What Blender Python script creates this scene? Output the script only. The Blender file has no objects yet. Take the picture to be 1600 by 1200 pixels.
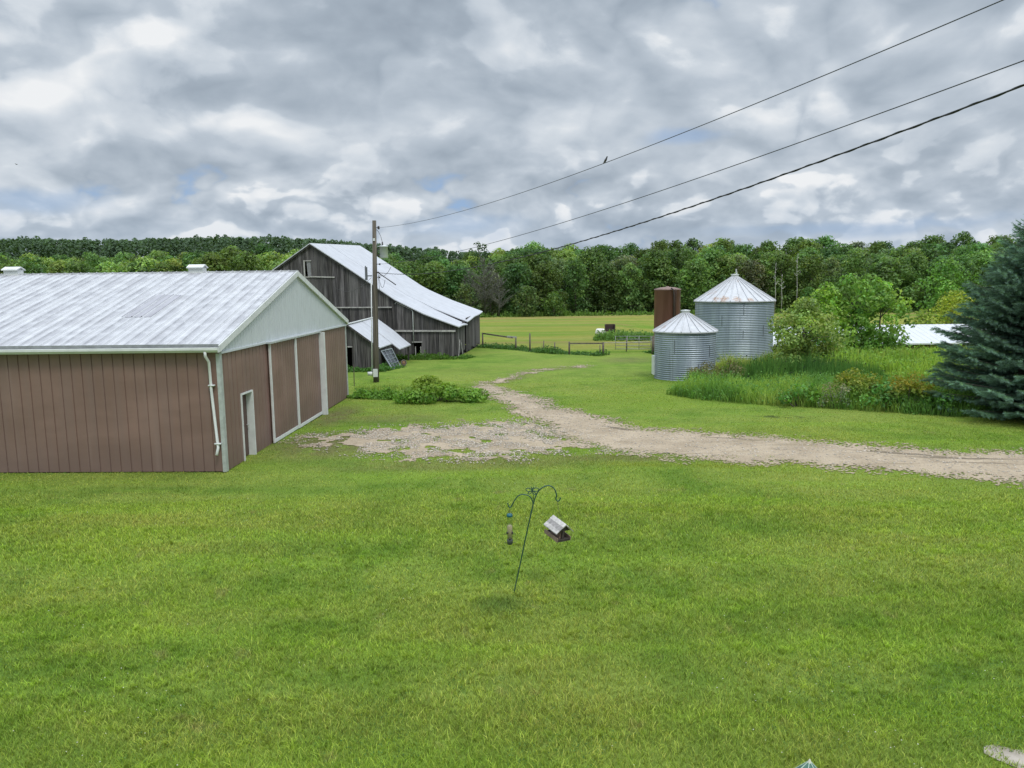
import bpy, math, random
import numpy as np
from mathutils import Vector, Matrix

R_ = random.Random(11)
rng = np.random.default_rng(7)
SC = bpy.context.scene
COL = SC.collection
rad = math.radians

# ------------------------------------------------------------------ camera
FPX, CAM_H = 1170.0, 5.3
PITCH, ROLL = rad(7.6), 0.012
CF = Vector((0, math.cos(PITCH), -math.sin(PITCH)))
_r0, _u0 = Vector((1, 0, 0)), Vector((0, math.sin(PITCH), math.cos(PITCH)))
CR = math.cos(ROLL) * _r0 - math.sin(ROLL) * _u0
CU = math.cos(ROLL) * _u0 + math.sin(ROLL) * _r0
cam_data = bpy.data.cameras.new("camera")
cam_data.sensor_width = 36.0
cam_data.lens = FPX / 1600 * 36.0
cam_data.clip_start, cam_data.clip_end = 0.05, 6000
cam = bpy.data.objects.new("camera", cam_data)
m = Matrix((CR, CU, -CF)).transposed().to_4x4()
m.translation = (0, 0, CAM_H)
cam.matrix_world = m
COL.objects.link(cam)
SC.camera = cam


def at(px, py, Y):
    """survey helper: where a sight line through photo pixel (px, py) stands at distance Y"""
    d = CF + (px - 800) / FPX * CR + (600 - py) / FPX * CU
    return Vector((0, 0, CAM_H)) + d * (Y / d.y)


# ------------------------------------------------------------------ terrain
def sst(a, b, x):
    t = np.clip((np.asarray(x, float) - a) / (b - a), 0, 1)
    return t * t * (3 - 2 * t)


def hgt(x, y):
    x = np.asarray(x, float)
    y = np.asarray(y, float)
    z = -1.5 * sst(58, 150, y)
    z = z - 2.6 * sst(14, 25, x) * sst(50, 66, y) * (1 - sst(92, 135, y))
    hill = 7.5 * sst(178, 290, y) + (12.0 - 10 * sst(-150, 20, x)) * sst(260, 400, y)
    z = z + hill
    # gentle lawn swell in front of the shed, and a soft bank
    near = (1 - sst(40, 55, y)) * sst(3, 9, y)
    z = z + near * 0.05 * np.sin(x * 0.35 + 0.6) * np.sin(y * 0.42) * (1 - sst(-7, -9, x) * sst(18, 20, y))
    z = z + 0.16 * np.exp(-((y - 15.6 - 0.05 * x) / 2.2) ** 2) * (1 - sst(2, 9, x))
    return z


def H1(x, y):
    return float(hgt(x, y))


# ------------------------------------------------------------------ node helpers
class NT:
    def __init__(s, tree):
        s.t = tree
        s.L = tree.links

    def n(s, typ, props=None, **ins):
        nd = s.t.nodes.new(typ)
        for k, v in (props or {}).items():
            setattr(nd, k, v)
        for k, v in ins.items():
            key = int(k[1:]) if k[0] == "i" and k[1:].isdigit() else k.replace("_", " ")
            s.put(nd.inputs[key], v)
        return nd

    def put(s, sock, v):
        if isinstance(v, bpy.types.NodeSocket):
            s.L.new(v, sock)
        else:
            if sock.type == "RGBA" and hasattr(v, "__len__") and len(v) == 3:
                v = (*v, 1)
            sock.default_value = v

    def m(s, op, a, b=0.0, c=None, clamp=False):
        nd = s.n("ShaderNodeMath", {"operation": op, "use_clamp": clamp}, i0=a, i1=b)
        if c is not None:
            s.put(nd.inputs[2], c)
        return nd.outputs[0]

    def vm(s, op, a, b=None):
        nd = s.n("ShaderNodeVectorMath", {"operation": op}, i0=a)
        if b is not None:
            s.put(nd.inputs[1], b)
        return nd.outputs[0] if op not in ("LENGTH", "DOT_PRODUCT") else nd.outputs["Value"]

    def mix(s, f, a, b, mode="MIX"):
        nd = s.n("ShaderNodeMix", {"data_type": "RGBA", "blend_type": mode})
        s.put(nd.inputs[0], f)
        s.put(nd.inputs[6], a)
        s.put(nd.inputs[7], b)
        return nd.outputs[2]

    def noise(s, vec, scale, detail=4, rough=0.55, dist=0.0, out=0):
        nd = s.n("ShaderNodeTexNoise", None, Vector=vec, Scale=scale, Detail=detail, Roughness=rough, Distortion=dist)
        return nd.outputs[out]

    def mr(s, v, a, b, c=0.0, d=1.0, smooth=True):
        nd = s.n("ShaderNodeMapRange", {"interpolation_type": "SMOOTHSTEP" if smooth else "LINEAR"})
        for i, q in enumerate((v, a, b, c, d)):
            s.put(nd.inputs[i], q)
        return nd.outputs[0]

    def scale(s, vec, sc, loc=(0, 0, 0), rot=(0, 0, 0)):
        return s.n("ShaderNodeMapping", None, Vector=vec, Location=loc, Rotation=rot, Scale=sc).outputs[0]

    def pos(s):
        return s.n("ShaderNodeNewGeometry").outputs["Position"]

    def obj(s):
        return s.n("ShaderNodeTexCoord").outputs["Object"]

    def attr(s, name="Col"):
        return s.n("ShaderNodeAttribute", {"attribute_name": name}).outputs["Color"]

    def ellipse(s, vec, cx, cy, rx, ry, rot=0.0, soft=0.5):
        """1 inside an ellipse on the ground, fading to 0 outside"""
        p = s.vm("SUBTRACT", vec, (cx, cy, 0))
        p = s.n("ShaderNodeVectorRotate", {"rotation_type": "Z_AXIS"}, Vector=p, Angle=-rot).outputs[0]
        p = s.vm("MULTIPLY", p, (1 / rx, 1 / ry, 0))
        return s.mr(s.vm("LENGTH", p), 1.0, 1 - soft, 0.0, 1.0)


def new_mat(name):
    mt = bpy.data.materials.new(name)
    mt.use_nodes = True
    t = NT(mt.node_tree)
    b = mt.node_tree.nodes["Principled BSDF"]
    return mt, t, b


def bump(t, b, height, strength=0.4, dist=0.02):
    nd = t.n("ShaderNodeBump", None, Strength=strength, Distance=dist, Height=height)
    t.L.new(nd.outputs[0], b.inputs["Normal"])


def simple(name, col, rough=0.6, metal=0.0, vary=0.15, scale=6.0, bmp=0.0):
    mt, t, b = new_mat(name)
    o = t.obj()
    f = t.noise(o, scale, 5, 0.6)
    dark = tuple(c * (1 - vary) for c in col)
    lite = tuple(min(1, c * (1 + vary)) for c in col)
    t.put(b.inputs["Base Color"], t.mix(t.mr(f, 0.3, 0.7), dark, lite))
    b.inputs["Roughness"].default_value = rough
    b.inputs["Metallic"].default_value = metal
    if bmp:
        bump(t, b, t.noise(o, scale * 4, 4), bmp, 0.01)
    return mt


MATS = {}


def leaf_mat(name, rough=0.55, transl=0.42, vary_obj=0.25):
    """foliage: vertex colour of each leaf, shifted a little from plant to plant"""
    mt, t, b = new_mat(name)
    c = t.attr()
    r = t.n("ShaderNodeObjectInfo").outputs["Random"]
    hsv = t.n("ShaderNodeHueSaturation", None, Hue=t.mr(r, 0, 1, 0.5 - 0.035 * vary_obj / 0.25, 0.5 + 0.02, smooth=False),
              Saturation=t.mr(r, 0, 1, 1.0, 0.9, smooth=False),
              Value=t.mr(t.m("FRACT", t.m("MULTIPLY", r, 7.31)), 0, 1, 1 - vary_obj, 1 + vary_obj, smooth=False), Color=c)
    col = hsv.outputs[0]
    d = t.n("ShaderNodeBsdfPrincipled", None, Base_Color=col, Roughness=rough)
    d.inputs["Specular IOR Level"].default_value = 0.25
    tr = t.n("ShaderNodeBsdfTranslucent", None, Color=t.mix(1.0, col, (1.15, 1.2, 0.55), "MULTIPLY"))
    mx = t.n("ShaderNodeMixShader", None, i0=transl, i1=d.outputs[0], i2=tr.outputs[0])
    t.L.new(mx.outputs[0], t.t.nodes["Material Output"].inputs["Surface"])
    return mt


# ------------------------------------------------------------------ object helpers
def tag(o, label=None, cat=None, group=None, kind=None):
    if label:
        o["label"] = label
    if cat:
        o["category"] = cat
    if group:
        o["group"] = group
    if kind:
        o["kind"] = kind
    return o


def thing(name, label, cat, loc=(0, 0, 0), rz=0.0, group=None):
    o = bpy.data.objects.new(name, None)
    o.empty_display_size = 0.2
    COL.objects.link(o)
    o.location = loc
    o.rotation_euler = (0, 0, rz)
    return tag(o, label, cat, group)


def link(name, me, mt, parent=None):
    o = bpy.data.objects.new(name, me)
    COL.objects.link(o)
    if mt is not None:
        for q in (mt if isinstance(mt, (list, tuple)) else [mt]):
            me.materials.append(q)
    if parent is not None:
        o.parent = parent
    return o


def np_mesh(name, V, F, mt, parent=None, col=None, smooth=False):
    """fast mesh from arrays: V (n,3), F (k,3 or 4), col (n,3) on the points"""
    V = np.asarray(V, np.float32)
    F = np.asarray(F, np.int32)
    me = bpy.data.meshes.new(name)
    k, s = F.shape
    me.vertices.add(len(V))
    me.vertices.foreach_set("co", V.ravel())
    me.loops.add(k * s)
    me.loops.foreach_set("vertex_index", F.ravel())
    me.polygons.add(k)
    me.polygons.foreach_set("loop_start", np.arange(0, k * s, s, dtype=np.int32))
    if smooth:
        me.polygons.foreach_set("use_smooth", np.ones(k, bool))
    if col is not None:
        a = me.color_attributes.new("Col", "FLOAT_COLOR", "POINT")
        c = np.ones((len(V), 4), np.float32)
        c[:, :3] = col
        a.data.foreach_set("color", c.ravel())
    me.update(calc_edges=True)
    return link(name, me, mt, parent)


class MB:
    def __init__(s):
        s.v, s.f, s.c = [], [], []
        s.cur = (1, 1, 1)

    def add(s, vs, fs):
        b = len(s.v)
        s.v += [tuple(q) for q in vs]
        s.c += [s.cur] * len(vs)
        s.f += [tuple(b + i for i in q) for q in fs]

    def box(s, lo, hi, M=None):
        x0, y0, z0 = lo
        x1, y1, z1 = hi
        vs = [(x0, y0, z0), (x1, y0, z0), (x1, y1, z0), (x0, y1, z0), (x0, y0, z1), (x1, y0, z1), (x1, y1, z1), (x0, y1, z1)]
        if M is not None:
            vs = [M @ Vector(q) for q in vs]
        s.add(vs, [(0, 3, 2, 1), (4, 5, 6, 7), (0, 1, 5, 4), (1, 2, 6, 5), (2, 3, 7, 6), (3, 0, 4, 7)])

    def hexa(s, vs):
        """eight corners: bottom loop then top loop"""
        s.add(vs, [(0, 3, 2, 1), (4, 5, 6, 7), (0, 1, 5, 4), (1, 2, 6, 5), (2, 3, 7, 6), (3, 0, 4, 7)])

    def beam(s, a, b, w, d=None, up=(0, 0, 1)):
        a, b = Vector(a), Vector(b)
        d = w if d is None else d
        t = (b - a).normalized()
        u = Vector(up)
        sd = t.cross(u)
        if sd.length < 1e-4:
            sd = t.cross(Vector((1, 0, 0)))
        sd.normalize()
        u = sd.cross(t)
        q = [(-1, -1), (1, -1), (1, 1), (-1, 1)]
        vs = [a + sd * (w / 2 * i) + u * (d / 2 * j) for i, j in q] + [b + sd * (w / 2 * i) + u * (d / 2 * j) for i, j in q]
        s.add(vs, [(3, 2, 1, 0), (4, 5, 6, 7), (0, 1, 5, 4), (1, 2, 6, 5), (2, 3, 7, 6), (3, 0, 4, 7)])

    def tube(s, pts, r, n=8, cap=True):
        pts = [Vector(p) for p in pts]
        rs = r if hasattr(r, "__len__") else [r] * len(pts)
        ref = None
        rings = []
        for i, p in enumerate(pts):
            t = (pts[min(i + 1, len(pts) - 1)] - pts[max(i - 1, 0)]).normalized()
            if ref is None:
                ref = t.cross(Vector((0, 0, 1)))
                if ref.length < 1e-3:
                    ref = t.cross(Vector((1, 0, 0)))
            ref = (ref - t * ref.dot(t)).normalized()
            w = t.cross(ref)
            rings.append([p + (ref * math.cos(2 * math.pi * k / n) + w * math.sin(2 * math.pi * k / n)) * rs[i] for k in range(n)])
        vs = [q for rg in rings for q in rg]
        fs = []
        for i in range(len(pts) - 1):
            for k in range(n):
                k2 = (k + 1) % n
                fs.append((i * n + k, i * n + k2, (i + 1) * n + k2, (i + 1) * n + k))
        if cap:
            fs.append(tuple(range(n - 1, -1, -1)))
            fs.append(tuple((len(pts) - 1) * n + k for k in range(n)))
        s.add(vs, fs)

    def lathe(s, prof, n=32, c=(0, 0, 0), caps=True):
        vs, fs = [], []
        for r, z in prof:
            for k in range(n):
                a = 2 * math.pi * k / n
                vs.append((c[0] + r * math.cos(a), c[1] + r * math.sin(a), c[2] + z))
        for i in range(len(prof) - 1):
            for k in range(n):
                k2 = (k + 1) % n
                fs.append((i * n + k, i * n + k2, (i + 1) * n + k2, (i + 1) * n + k))
        if caps:
            fs.append(tuple(range(n - 1, -1, -1)))
            fs.append(tuple((len(prof) - 1) * n + k for k in range(n)))
        s.add(vs, fs)

    def sheet(s, o, U, W, N, length, pitch, w0, w1, prof, cuts=1):
        """ribbed metal sheet: runs along U, ribs along W, profile [(du, height)] repeated every pitch"""
        o, U, W, N = Vector(o), Vector(U).normalized(), Vector(W).normalized(), Vector(N).normalized()
        us = []
        k = 0
        while k * pitch < length - 1e-6:
            for du, h in prof:
                u = k * pitch + du
                if u < length:
                    us.append((u, h))
            k += 1
        us.append((length, 0.0))
        f0 = w0 if callable(w0) else (lambda u: w0)
        f1 = w1 if callable(w1) else (lambda u: w1)
        vs, fs = [], []
        for u, h in us:
            for j in range(cuts + 1):
                t = j / cuts
                vs.append(o + U * u + W * (f0(u) * (1 - t) + f1(u) * t) + N * h)
        c = cuts + 1
        for i in range(len(us) - 1):
            for j in range(cuts):
                fs.append((i * c + j, (i + 1) * c + j, (i + 1) * c + j + 1, i * c + j + 1))
        s.add(vs, fs)

    def build(s, name, mt, parent=None, smooth=False, bevel=0.0, color=False):
        me = bpy.data.meshes.new(name)
        me.from_pydata(s.v, [], s.f)
        if color:
            a = me.color_attributes.new("Col", "FLOAT_COLOR", "POINT")
            for i, c in enumerate(s.c):
                a.data[i].color = (*c, 1)
        if smooth:
            me.polygons.foreach_set("use_smooth", [True] * len(me.polygons))
        me.update()
        o = link(name, me, mt, parent)
        if bevel:
            md = o.modifiers.new("bevel", "BEVEL")
            md.width = bevel
            md.segments = 2
            md.limit_method = "ANGLE"
        return o


def copy_tree(o, parent=None):
    c = o.copy()
    COL.objects.link(c)
    if parent is not None:
        c.parent = parent
    for ch in list(o.children):
        copy_tree(ch, c)
    return c


def inside(poly, x, y):
    x = np.asarray(x)
    y = np.asarray(y)
    r = np.zeros(x.shape, bool)
    n = len(poly)
    for i in range(n):
        x0, y0 = poly[i]
        x1, y1 = poly[(i + 1) % n]
        if y0 == y1:
            continue
        c = ((y0 > y) != (y1 > y)) & (x < (x1 - x0) * (y - y0) / (y1 - y0) + x0)
        r ^= c
    return r


def sdist(poly, x, y):
    """signed distance to polygon, negative inside"""
    x = np.asarray(x, float)
    y = np.asarray(y, float)
    d = np.full(x.shape, 1e9)
    n = len(poly)
    for i in range(n):
        ax, ay = poly[i]
        bx, by = poly[(i + 1) % n]
        ex, ey = bx - ax, by - ay
        t = np.clip(((x - ax) * ex + (y - ay) * ey) / (ex * ex + ey * ey + 1e-12), 0, 1)
        d = np.minimum(d, np.hypot(x - ax - t * ex, y - ay - t * ey))
    return np.where(inside(poly, x, y), -d, d)


def vnoise(x, y, s, seed=0):
    """smooth value noise on arrays, 0..1"""
    g = np.random.default_rng(seed).random((256, 256))
    u = np.asarray(x) / s + 91.7
    v = np.asarray(y) / s + 57.3
    i, j = np.floor(u).astype(int), np.floor(v).astype(int)
    fu, fv = u - i, v - j
    fu = fu * fu * (3 - 2 * fu)
    fv = fv * fv * (3 - 2 * fv)
    G = lambda a, b: g[a % 256, b % 256]
    return (G(i, j) * (1 - fu) + G(i + 1, j) * fu) * (1 - fv) + (G(i, j + 1) * (1 - fu) + G(i + 1, j + 1) * fu) * fv


def fbm(x, y, s, seed=0, o=4):
    r, a, t = 0, 0.5, 0
    for k in range(o):
        r = r + a * vnoise(x, y, s / 2 ** k, seed + k)
        t += a
        a *= 0.55
    return r / t
SKX, SKY = 3.7, 1.4
SAG1, SAG2, SAG3 = 0.55, 0.5, 0.85
LEAFGAIN, TALLGAIN = 1.95, 1.9

# ------------------------------------------------------------------ sky, sun
SUN_EL, SUN_AZ = rad(56), rad(152)       # azimuth clockwise from +Y: behind the camera, a little right
w = bpy.data.worlds.new("World")
SC.world = w
w.use_nodes = True
t = NT(w.node_tree)
bg = w.node_tree.nodes["Background"]
sky = t.n("ShaderNodeTexSky", {"sky_type": "NISHITA", "sun_disc": False, "sun_elevation": SUN_EL, "sun_rotation": SUN_AZ, "air_density": 1.0, "dust_density": 1.5, "ozone_density": 2.0})
d = t.n("ShaderNodeTexCoord").outputs["Generated"]
sx = t.n("ShaderNodeSeparateXYZ", None, Vector=d)
zc = t.m("MAXIMUM", sx.outputs[2], 0.0)


def deck(scale, dz, seed):
    """one height of the cloud deck: heaped density on the sky directions, flattened towards the horizon"""
    q = t.vm("ADD", t.vm("MULTIPLY", d, (1, 1, 1.75)), (SKX + seed, SKY, dz * 1.75 + seed * 1.7))
    wq = t.noise(q, scale * 1.3, 2, 0.5, out=1)
    q = t.vm("ADD", q, t.vm("MULTIPLY", t.vm("SUBTRACT", wq, (0.5, 0.5, 0.5)), (0.5 / scale, 0.5 / scale, 0.35 / scale)))
    n_ = t.noise(q, scale, 9, 0.54)
    pf = t.m("ABSOLUTE", t.m("SUBTRACT", t.m("MULTIPLY", t.noise(q, scale * 1.7, 3, 0.45), 2.0), 1.0))
    return t.m("ADD", t.m("MULTIPLY", n_, 0.76), t.m("MULTIPLY", t.m("SUBTRACT", pf, -0.27), 0.42))


lowmix = t.mr(zc, 0.22, 0.09)
both = lambda dz: (deck(3.4, dz, 0.0), deck(6.6, dz * 0.62, 5.0))
A0, B0 = both(0.0)
A1, B1 = both(0.035)
mixf = lambda a_, b_: t.m("ADD", t.m("MULTIPLY", a_, t.m("SUBTRACT", 1.0, lowmix)), t.m("MULTIPLY", b_, lowmix))
m1 = mixf(A0, B0)
edge = t.m("SUBTRACT", m1, mixf(A1, B1))
q0 = t.vm("ADD", t.vm("MULTIPLY", d, (1, 1, 2.2)), (SKX + 2, SKY + 3, 0))
big = t.noise(q0, 2.6, 2, 0.5)
f1 = t.noise(q0, 16, 6, 0.58)
lum = t.m("ADD", t.m("MULTIPLY", t.m("SUBTRACT", big, 0.5), 0.9), 0.46)
lum = t.m("ADD", lum, t.m("MULTIPLY", edge, 2.2))
lum = t.m("ADD", lum, t.m("MULTIPLY", t.m("SUBTRACT", f1, 0.5), 0.16))
# heaped clouds standing in front of the deck, with firm upper edges
crA = t.m("MULTIPLY", t.m("SUBTRACT", t.mr(A0, 0.575, 0.625), 0.5), t.m("SUBTRACT", 1.0, lowmix))
crB = t.m("MULTIPLY", t.m("SUBTRACT", t.mr(B0, 0.575, 0.62), 0.5), lowmix)
lum = t.m("ADD", lum, t.m("ADD", t.m("MULTIPLY", crA, 0.20), t.m("MULTIPLY", crB, 0.26)))
lum = t.m("ADD", lum, t.m("MULTIPLY", t.m("SUBTRACT", m1, 0.5), 0.35))
# the thick dark bank hanging high in the middle of the view, brighter break beside it
az = t.m("DIVIDE", sx.outputs[0], sx.outputs[1])
for a0_, z0_, ra_, rz_, am_ in ((-0.10, 0.335, 0.30, 0.095, -0.30), (-0.30, 0.245, 0.20, 0.05, -0.16), (0.10, 0.19, 0.10, 0.05, 0.20), (0.38, 0.17, 0.25, 0.05, -0.12), (-0.33, 0.31, .16, .06, .16)):
    dx_ = t.m("DIVIDE", t.m("SUBTRACT", t.m("ADD", az, t.m("MULTIPLY", t.m("SUBTRACT", m1, 0.5), 0.35)), a0_), ra_)
    dz_ = t.m("DIVIDE", t.m("SUBTRACT", t.m("ADD", sx.outputs[2], t.m("MULTIPLY", t.m("SUBTRACT", f1, 0.5), 0.10)), z0_), rz_)
    rr_ = t.m("SQRT", t.m("ADD", t.m("MULTIPLY", dx_, dx_), t.m("MULTIPLY", dz_, dz_)))
    fr_ = t.m("MULTIPLY", t.mr(sx.outputs[1], 0.0, 0.2), t.mr(rr_, 1.25, 0.35))
    lum = t.m("ADD", lum, t.m("MULTIPLY", fr_, am_))
lum = t.m("ADD", t.m("MULTIPLY", lum, 0.80), 0.205)
rp = t.n("ShaderNodeValToRGB", None, Fac=lum)
cr = rp.color_ramp
cr.elements[0].position, cr.elements[0].color = 0.0, (0.275, 0.33, 0.40, 1)
cr.elements[1].position, cr.elements[1].color = 1.0, (0.86, 0.88, 0.90, 1)
for p_, c_ in ((0.30, (0.38, 0.445, 0.52, 1)), (0.55, (0.50, 0.565, 0.64, 1)), (0.78, (0.65, 0.705, 0.765, 1))):
    e_ = cr.elements.new(p_)
    e_.color = c_
cloud = rp.outputs[0]
# towards the horizon the cloud deck takes on the blue of the air
cloud = t.mix(t.mr(zc, 0.13, 0.03, 0.0, 0.25), cloud, (0.42, 0.53, 0.68))
blue = t.mix(0.72, t.vm("MULTIPLY", sky.outputs[0], (0.1, 0.1, 0.1)), (0.30, 0.45, 0.72))
cover = t.mr(t.m("ADD", m1, t.m("MULTIPLY", t.m("SUBTRACT", big, 0.5), 0.3)), 0.335, 0.44)
for a0_, z0_, ra_, rz_ in ((0.22, 0.178, 0.055, 0.010), (0.47, 0.066, 0.20, 0.009), (-0.62, 0.10, 0.10, 0.012), (-.06, .078, .08, .014)):
    dx_ = t.m("DIVIDE", t.m("SUBTRACT", t.m("ADD", az, t.m("MULTIPLY", t.m("SUBTRACT", f1, 0.5), 0.10)), a0_), ra_)
    dz_ = t.m("DIVIDE", t.m("SUBTRACT", t.m("ADD", sx.outputs[2], t.m("MULTIPLY", t.m("SUBTRACT", m1, 0.5), 0.06)), z0_), rz_)
    rr_ = t.m("SQRT", t.m("ADD", t.m("MULTIPLY", dx_, dx_), t.m("MULTIPLY", dz_, dz_)))
    cover = t.m("SUBTRACT", cover, t.m("MULTIPLY", t.m("MULTIPLY", t.mr(sx.outputs[1], 0.0, 0.2), t.mr(rr_, 1.4, 0.2)), 0.55), clamp=True)
cover = t.m("MAXIMUM", cover, t.mr(zc, 0.3, 0.42))
skycol = t.mix(cover, blue, cloud)
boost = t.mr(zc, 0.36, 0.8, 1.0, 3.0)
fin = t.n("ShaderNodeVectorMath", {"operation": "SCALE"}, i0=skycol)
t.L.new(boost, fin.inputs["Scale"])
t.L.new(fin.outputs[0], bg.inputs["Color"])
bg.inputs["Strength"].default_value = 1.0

sl = bpy.data.lights.new("sun", "SUN")
sl.energy, sl.angle, sl.color = 1.5, rad(14), (1.0, 0.95, 0.86)
so = bpy.data.objects.new("sun", sl)
COL.objects.link(so)
so.rotation_euler = Vector((-math.sin(SUN_AZ) * math.cos(SUN_EL), -math.cos(SUN_AZ) * math.cos(SUN_EL), -math.sin(SUN_EL))).to_track_quat("-Z", "Y").to_euler()
so.location = (20, -30, 60)
vs_ = SC.view_settings
cy = SC.cycles
cy.max_bounces, cy.diffuse_bounces, cy.glossy_bounces, cy.transmission_bounces, cy.transparent_max_bounces = 5, 3, 2, 3, 6
SC.display_settings.display_device = "sRGB"
vs_.view_transform, vs_.look, vs_.exposure, vs_.gamma = "Standard", "None", 0.0, 1.0

# ------------------------------------------------------------------ ground, hay field, driveway
DRIVE = [(-1.92, 38.39), (-1.29, 39.33), (-0.33, 37.78), (0.89, 34.66), (2.16, 31.32), (3.11, 30.0), (3.91, 28.24), (4.94, 27.14), (6.36, 26.21), (7.77, 25.56), (9.2, 24.61), (10.37, 23.84), (12.07, 23.08), (13.81, 22.62), (15.6, 22.35), (26, 21.2), (26, 11.5), (13.31, 18.97), (12.18, 19.88), (10.8, 20.59), (9.19, 21.05), (7.48, 21.45), (5.69, 21.78), (4.51, 22.59), (3.25, 23.47), (2.14, 24.81), (1.36, 26.52), (0.74, 29.14), (-0.15, 32.86), (-1.09, 35.84)]
YARD = [(3.6, 23.0), (1.59, 23.1), (0.36, 22.1), (-1.18, 22.0), (-3.17, 22.5), (-4.87, 23.09), (-6.28, 24.2), (-7.55, 25.2), (-7.5, 26.2), (-6.51, 26.4), (-5.33, 27.4), (-3.66, 27.9), (-1.5, 28.4), (-0.02, 29.19), (0.9, 29.14), (2.0, 26.52)]
SHED_O, SHED_A = (-8.3, 21.15), rad(-1.6)
BARN_O, BARN_A = (-3.96, 54.37), rad(-6.0)
SHED_FOOT = [(-33, 21.8), (-8.3, 21.15), (-7.9, 35.65), (-33, 36.3)]
BARN_FOOT = [(-3.96, 54.37), (-2.79, 65.5), (-19.5, 67.3), (-20.6, 56.1)]
LEAN_FOOT = [(-8.4, 47.2), (-7.4, 53.5), (-13, 54.5), (-13.5, 47.2)]


def lawn_colour(t, p):
    """mottled lawn, same mix on the soil sheet and on the blades"""
    a = t.noise(p, 0.16, 4, 0.55)
    b_ = t.noise(p, 0.75, 4, 0.6)
    c = t.noise(p, 3.3, 3, 0.6)
    st = t.noise(t.scale(p, (0.12, 0.9, 1), rot=(0, 0, 0.05)), 1.0, 3, 0.5)
    g = t.mix(t.mr(b_, 0.3, 0.7), (0.140, 0.249, 0.029), (0.270, 0.362, 0.059))
    g = t.mix(t.mr(a, 0.36, 0.68, 0, 0.75), g, (0.338, 0.377, 0.076))
    g = t.mix(t.mr(st, 0.47, 0.66, 0, 0.5), g, (0.262, 0.401, 0.043))
    g = t.mix(t.mr(c, 0.60, 0.8, 0, 0.8), g, (0.090, 0.184, 0.038))
    g = t.mix(t.mr(t.noise(p, 1.7, 2, 0.5), 0.63, 0.78, 0, 0.5), g, (0.312, 0.271, 0.111))
    for cx, cy, rx, ry, ro, cc in ((-8.5, 17.9, 8.5, .55, 0.13, (.24, .34, .034)), (4.5, 16.5, 9.5, .35, -.02, (.23, .33, .034)), (-9.5, 19.3, 6.0, .7, .02, (.085, .165, .022)),
                                   (6.5, 34, 6.5, 4.5, .5, (.21, .31, .032)), (-3.5, 46.5, 5, 2.5, .1, (.20, .255, .040)), (4.6, 21.3, 4.0, .5, -.12, (.24, .28, .03))):
        e = t.ellipse(p, cx, cy, rx, ry, ro, 0.9)
        g = t.mix(t.m("MULTIPLY", e, t.mr(t.noise(p, 0.7, 3, 0.6), 0.3, 0.6, 0.2, 0.75)), g, cc)
    for cx, cy, rx, ry, ro, am in ((-6.2, 24.6, 2.8, 2.8, 0.3, .95), (-1.5, 21.8, 6.5, 1.3, 0.05, .5), (3.2, 22.3, 3.5, .7, -.15, .6), (-0.3, 41.6, 3.6, .9, 1.0, .7), (2.6, 46.6, 4, 1.2, .45, .6),
                                   (-4.8, 29.6, 3.2, 1.5, 0.0, .6), (8, 51.5, 3.2, 2.8, .9, .6), (-7.2, 30.6, 1.1, 4.0, 0, .9)):
        e = t.ellipse(p, cx, cy, rx, ry, ro, 0.8)
        e = t.m("MULTIPLY", e, t.mr(t.noise(p, 1.3, 4, 0.65), 0.32, 0.56, 0.25, am))
        g = t.mix(e, g, (0.22, 0.185, 0.085))
    e = t.ellipse(p, 10.6, 28.9, 1.5, .5, -.15, 0.7)
    g = t.mix(t.m("MULTIPLY", e, t.mr(t.noise(p, 2.4, 3), 0.42, 0.6, 0, 0.85)), g, (0.045, 0.05, 0.02))
    e = t.ellipse(p, -0.25, 11.9, 0.75, 0.55, 0, 0.9)
    g = t.mix(t.m("MULTIPLY", e, 0.55), g, (0.05, 0.125, 0.028))  # feeder shadow painted into the lawn as a darker green patch
    return g


mt, t, b = new_mat("lawn ground")
p = t.pos()
g = lawn_colour(t, p)
g = t.mix(t.mr(t.noise(p, 22, 4, 0.7), 0.3, 0.7, 0.0, 0.55), t.vm("MULTIPLY", g, (0.80, 0.84, 0.9)), (0.05, 0.085, 0.012))
g = t.mix(t.mr(t.noise(p, 4.5, 5, 0.65), 0.45, 0.7, 0.0, 0.4), g, (0.075, 0.125, 0.018))
# forest soil and meadow beyond
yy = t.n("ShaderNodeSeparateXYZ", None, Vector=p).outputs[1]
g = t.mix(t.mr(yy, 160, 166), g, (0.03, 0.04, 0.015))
t.put(b.inputs["Base Color"], g)
b.inputs["Roughness"].default_value = 0.95
b.inputs["Specular IOR Level"].default_value = 0.1
bump(t, b, t.noise(p, 16, 5, 0.7), 0.7, 0.05)
MATS["lawn"] = mt

mt, t, b = new_mat("hay field")
p = t.pos()
s1 = t.noise(t.scale(p, (0.022, 0.10, 1)), 1.0, 5, 0.6)
s2 = t.noise(t.scale(p, (0.06, 0.33, 1)), 1.0, 4, 0.6)
s3 = t.noise(p, 0.9, 5, 0.65)
g = t.mix(t.mr(s1, 0.40, 0.60), (0.144, 0.237, 0.028), (0.256, 0.261, 0.052))
g = t.mix(t.mr(s2, 0.46, 0.66, 0, 0.7), g, (0.276, 0.284, 0.079))
g = t.mix(t.mr(t.noise(t.scale(p, (0.03, 0.14, 1), (5, 3, 0)), 1.0, 4, 0.6), 0.52, 0.66, 0, 0.7), g, (0.232, 0.191, 0.068))
g = t.mix(t.mr(s3, 0.46, 0.72, 0, 0.6), g, (0.111, 0.191, 0.023))
sepf = t.n("ShaderNodeSeparateXYZ", None, Vector=p)
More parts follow.
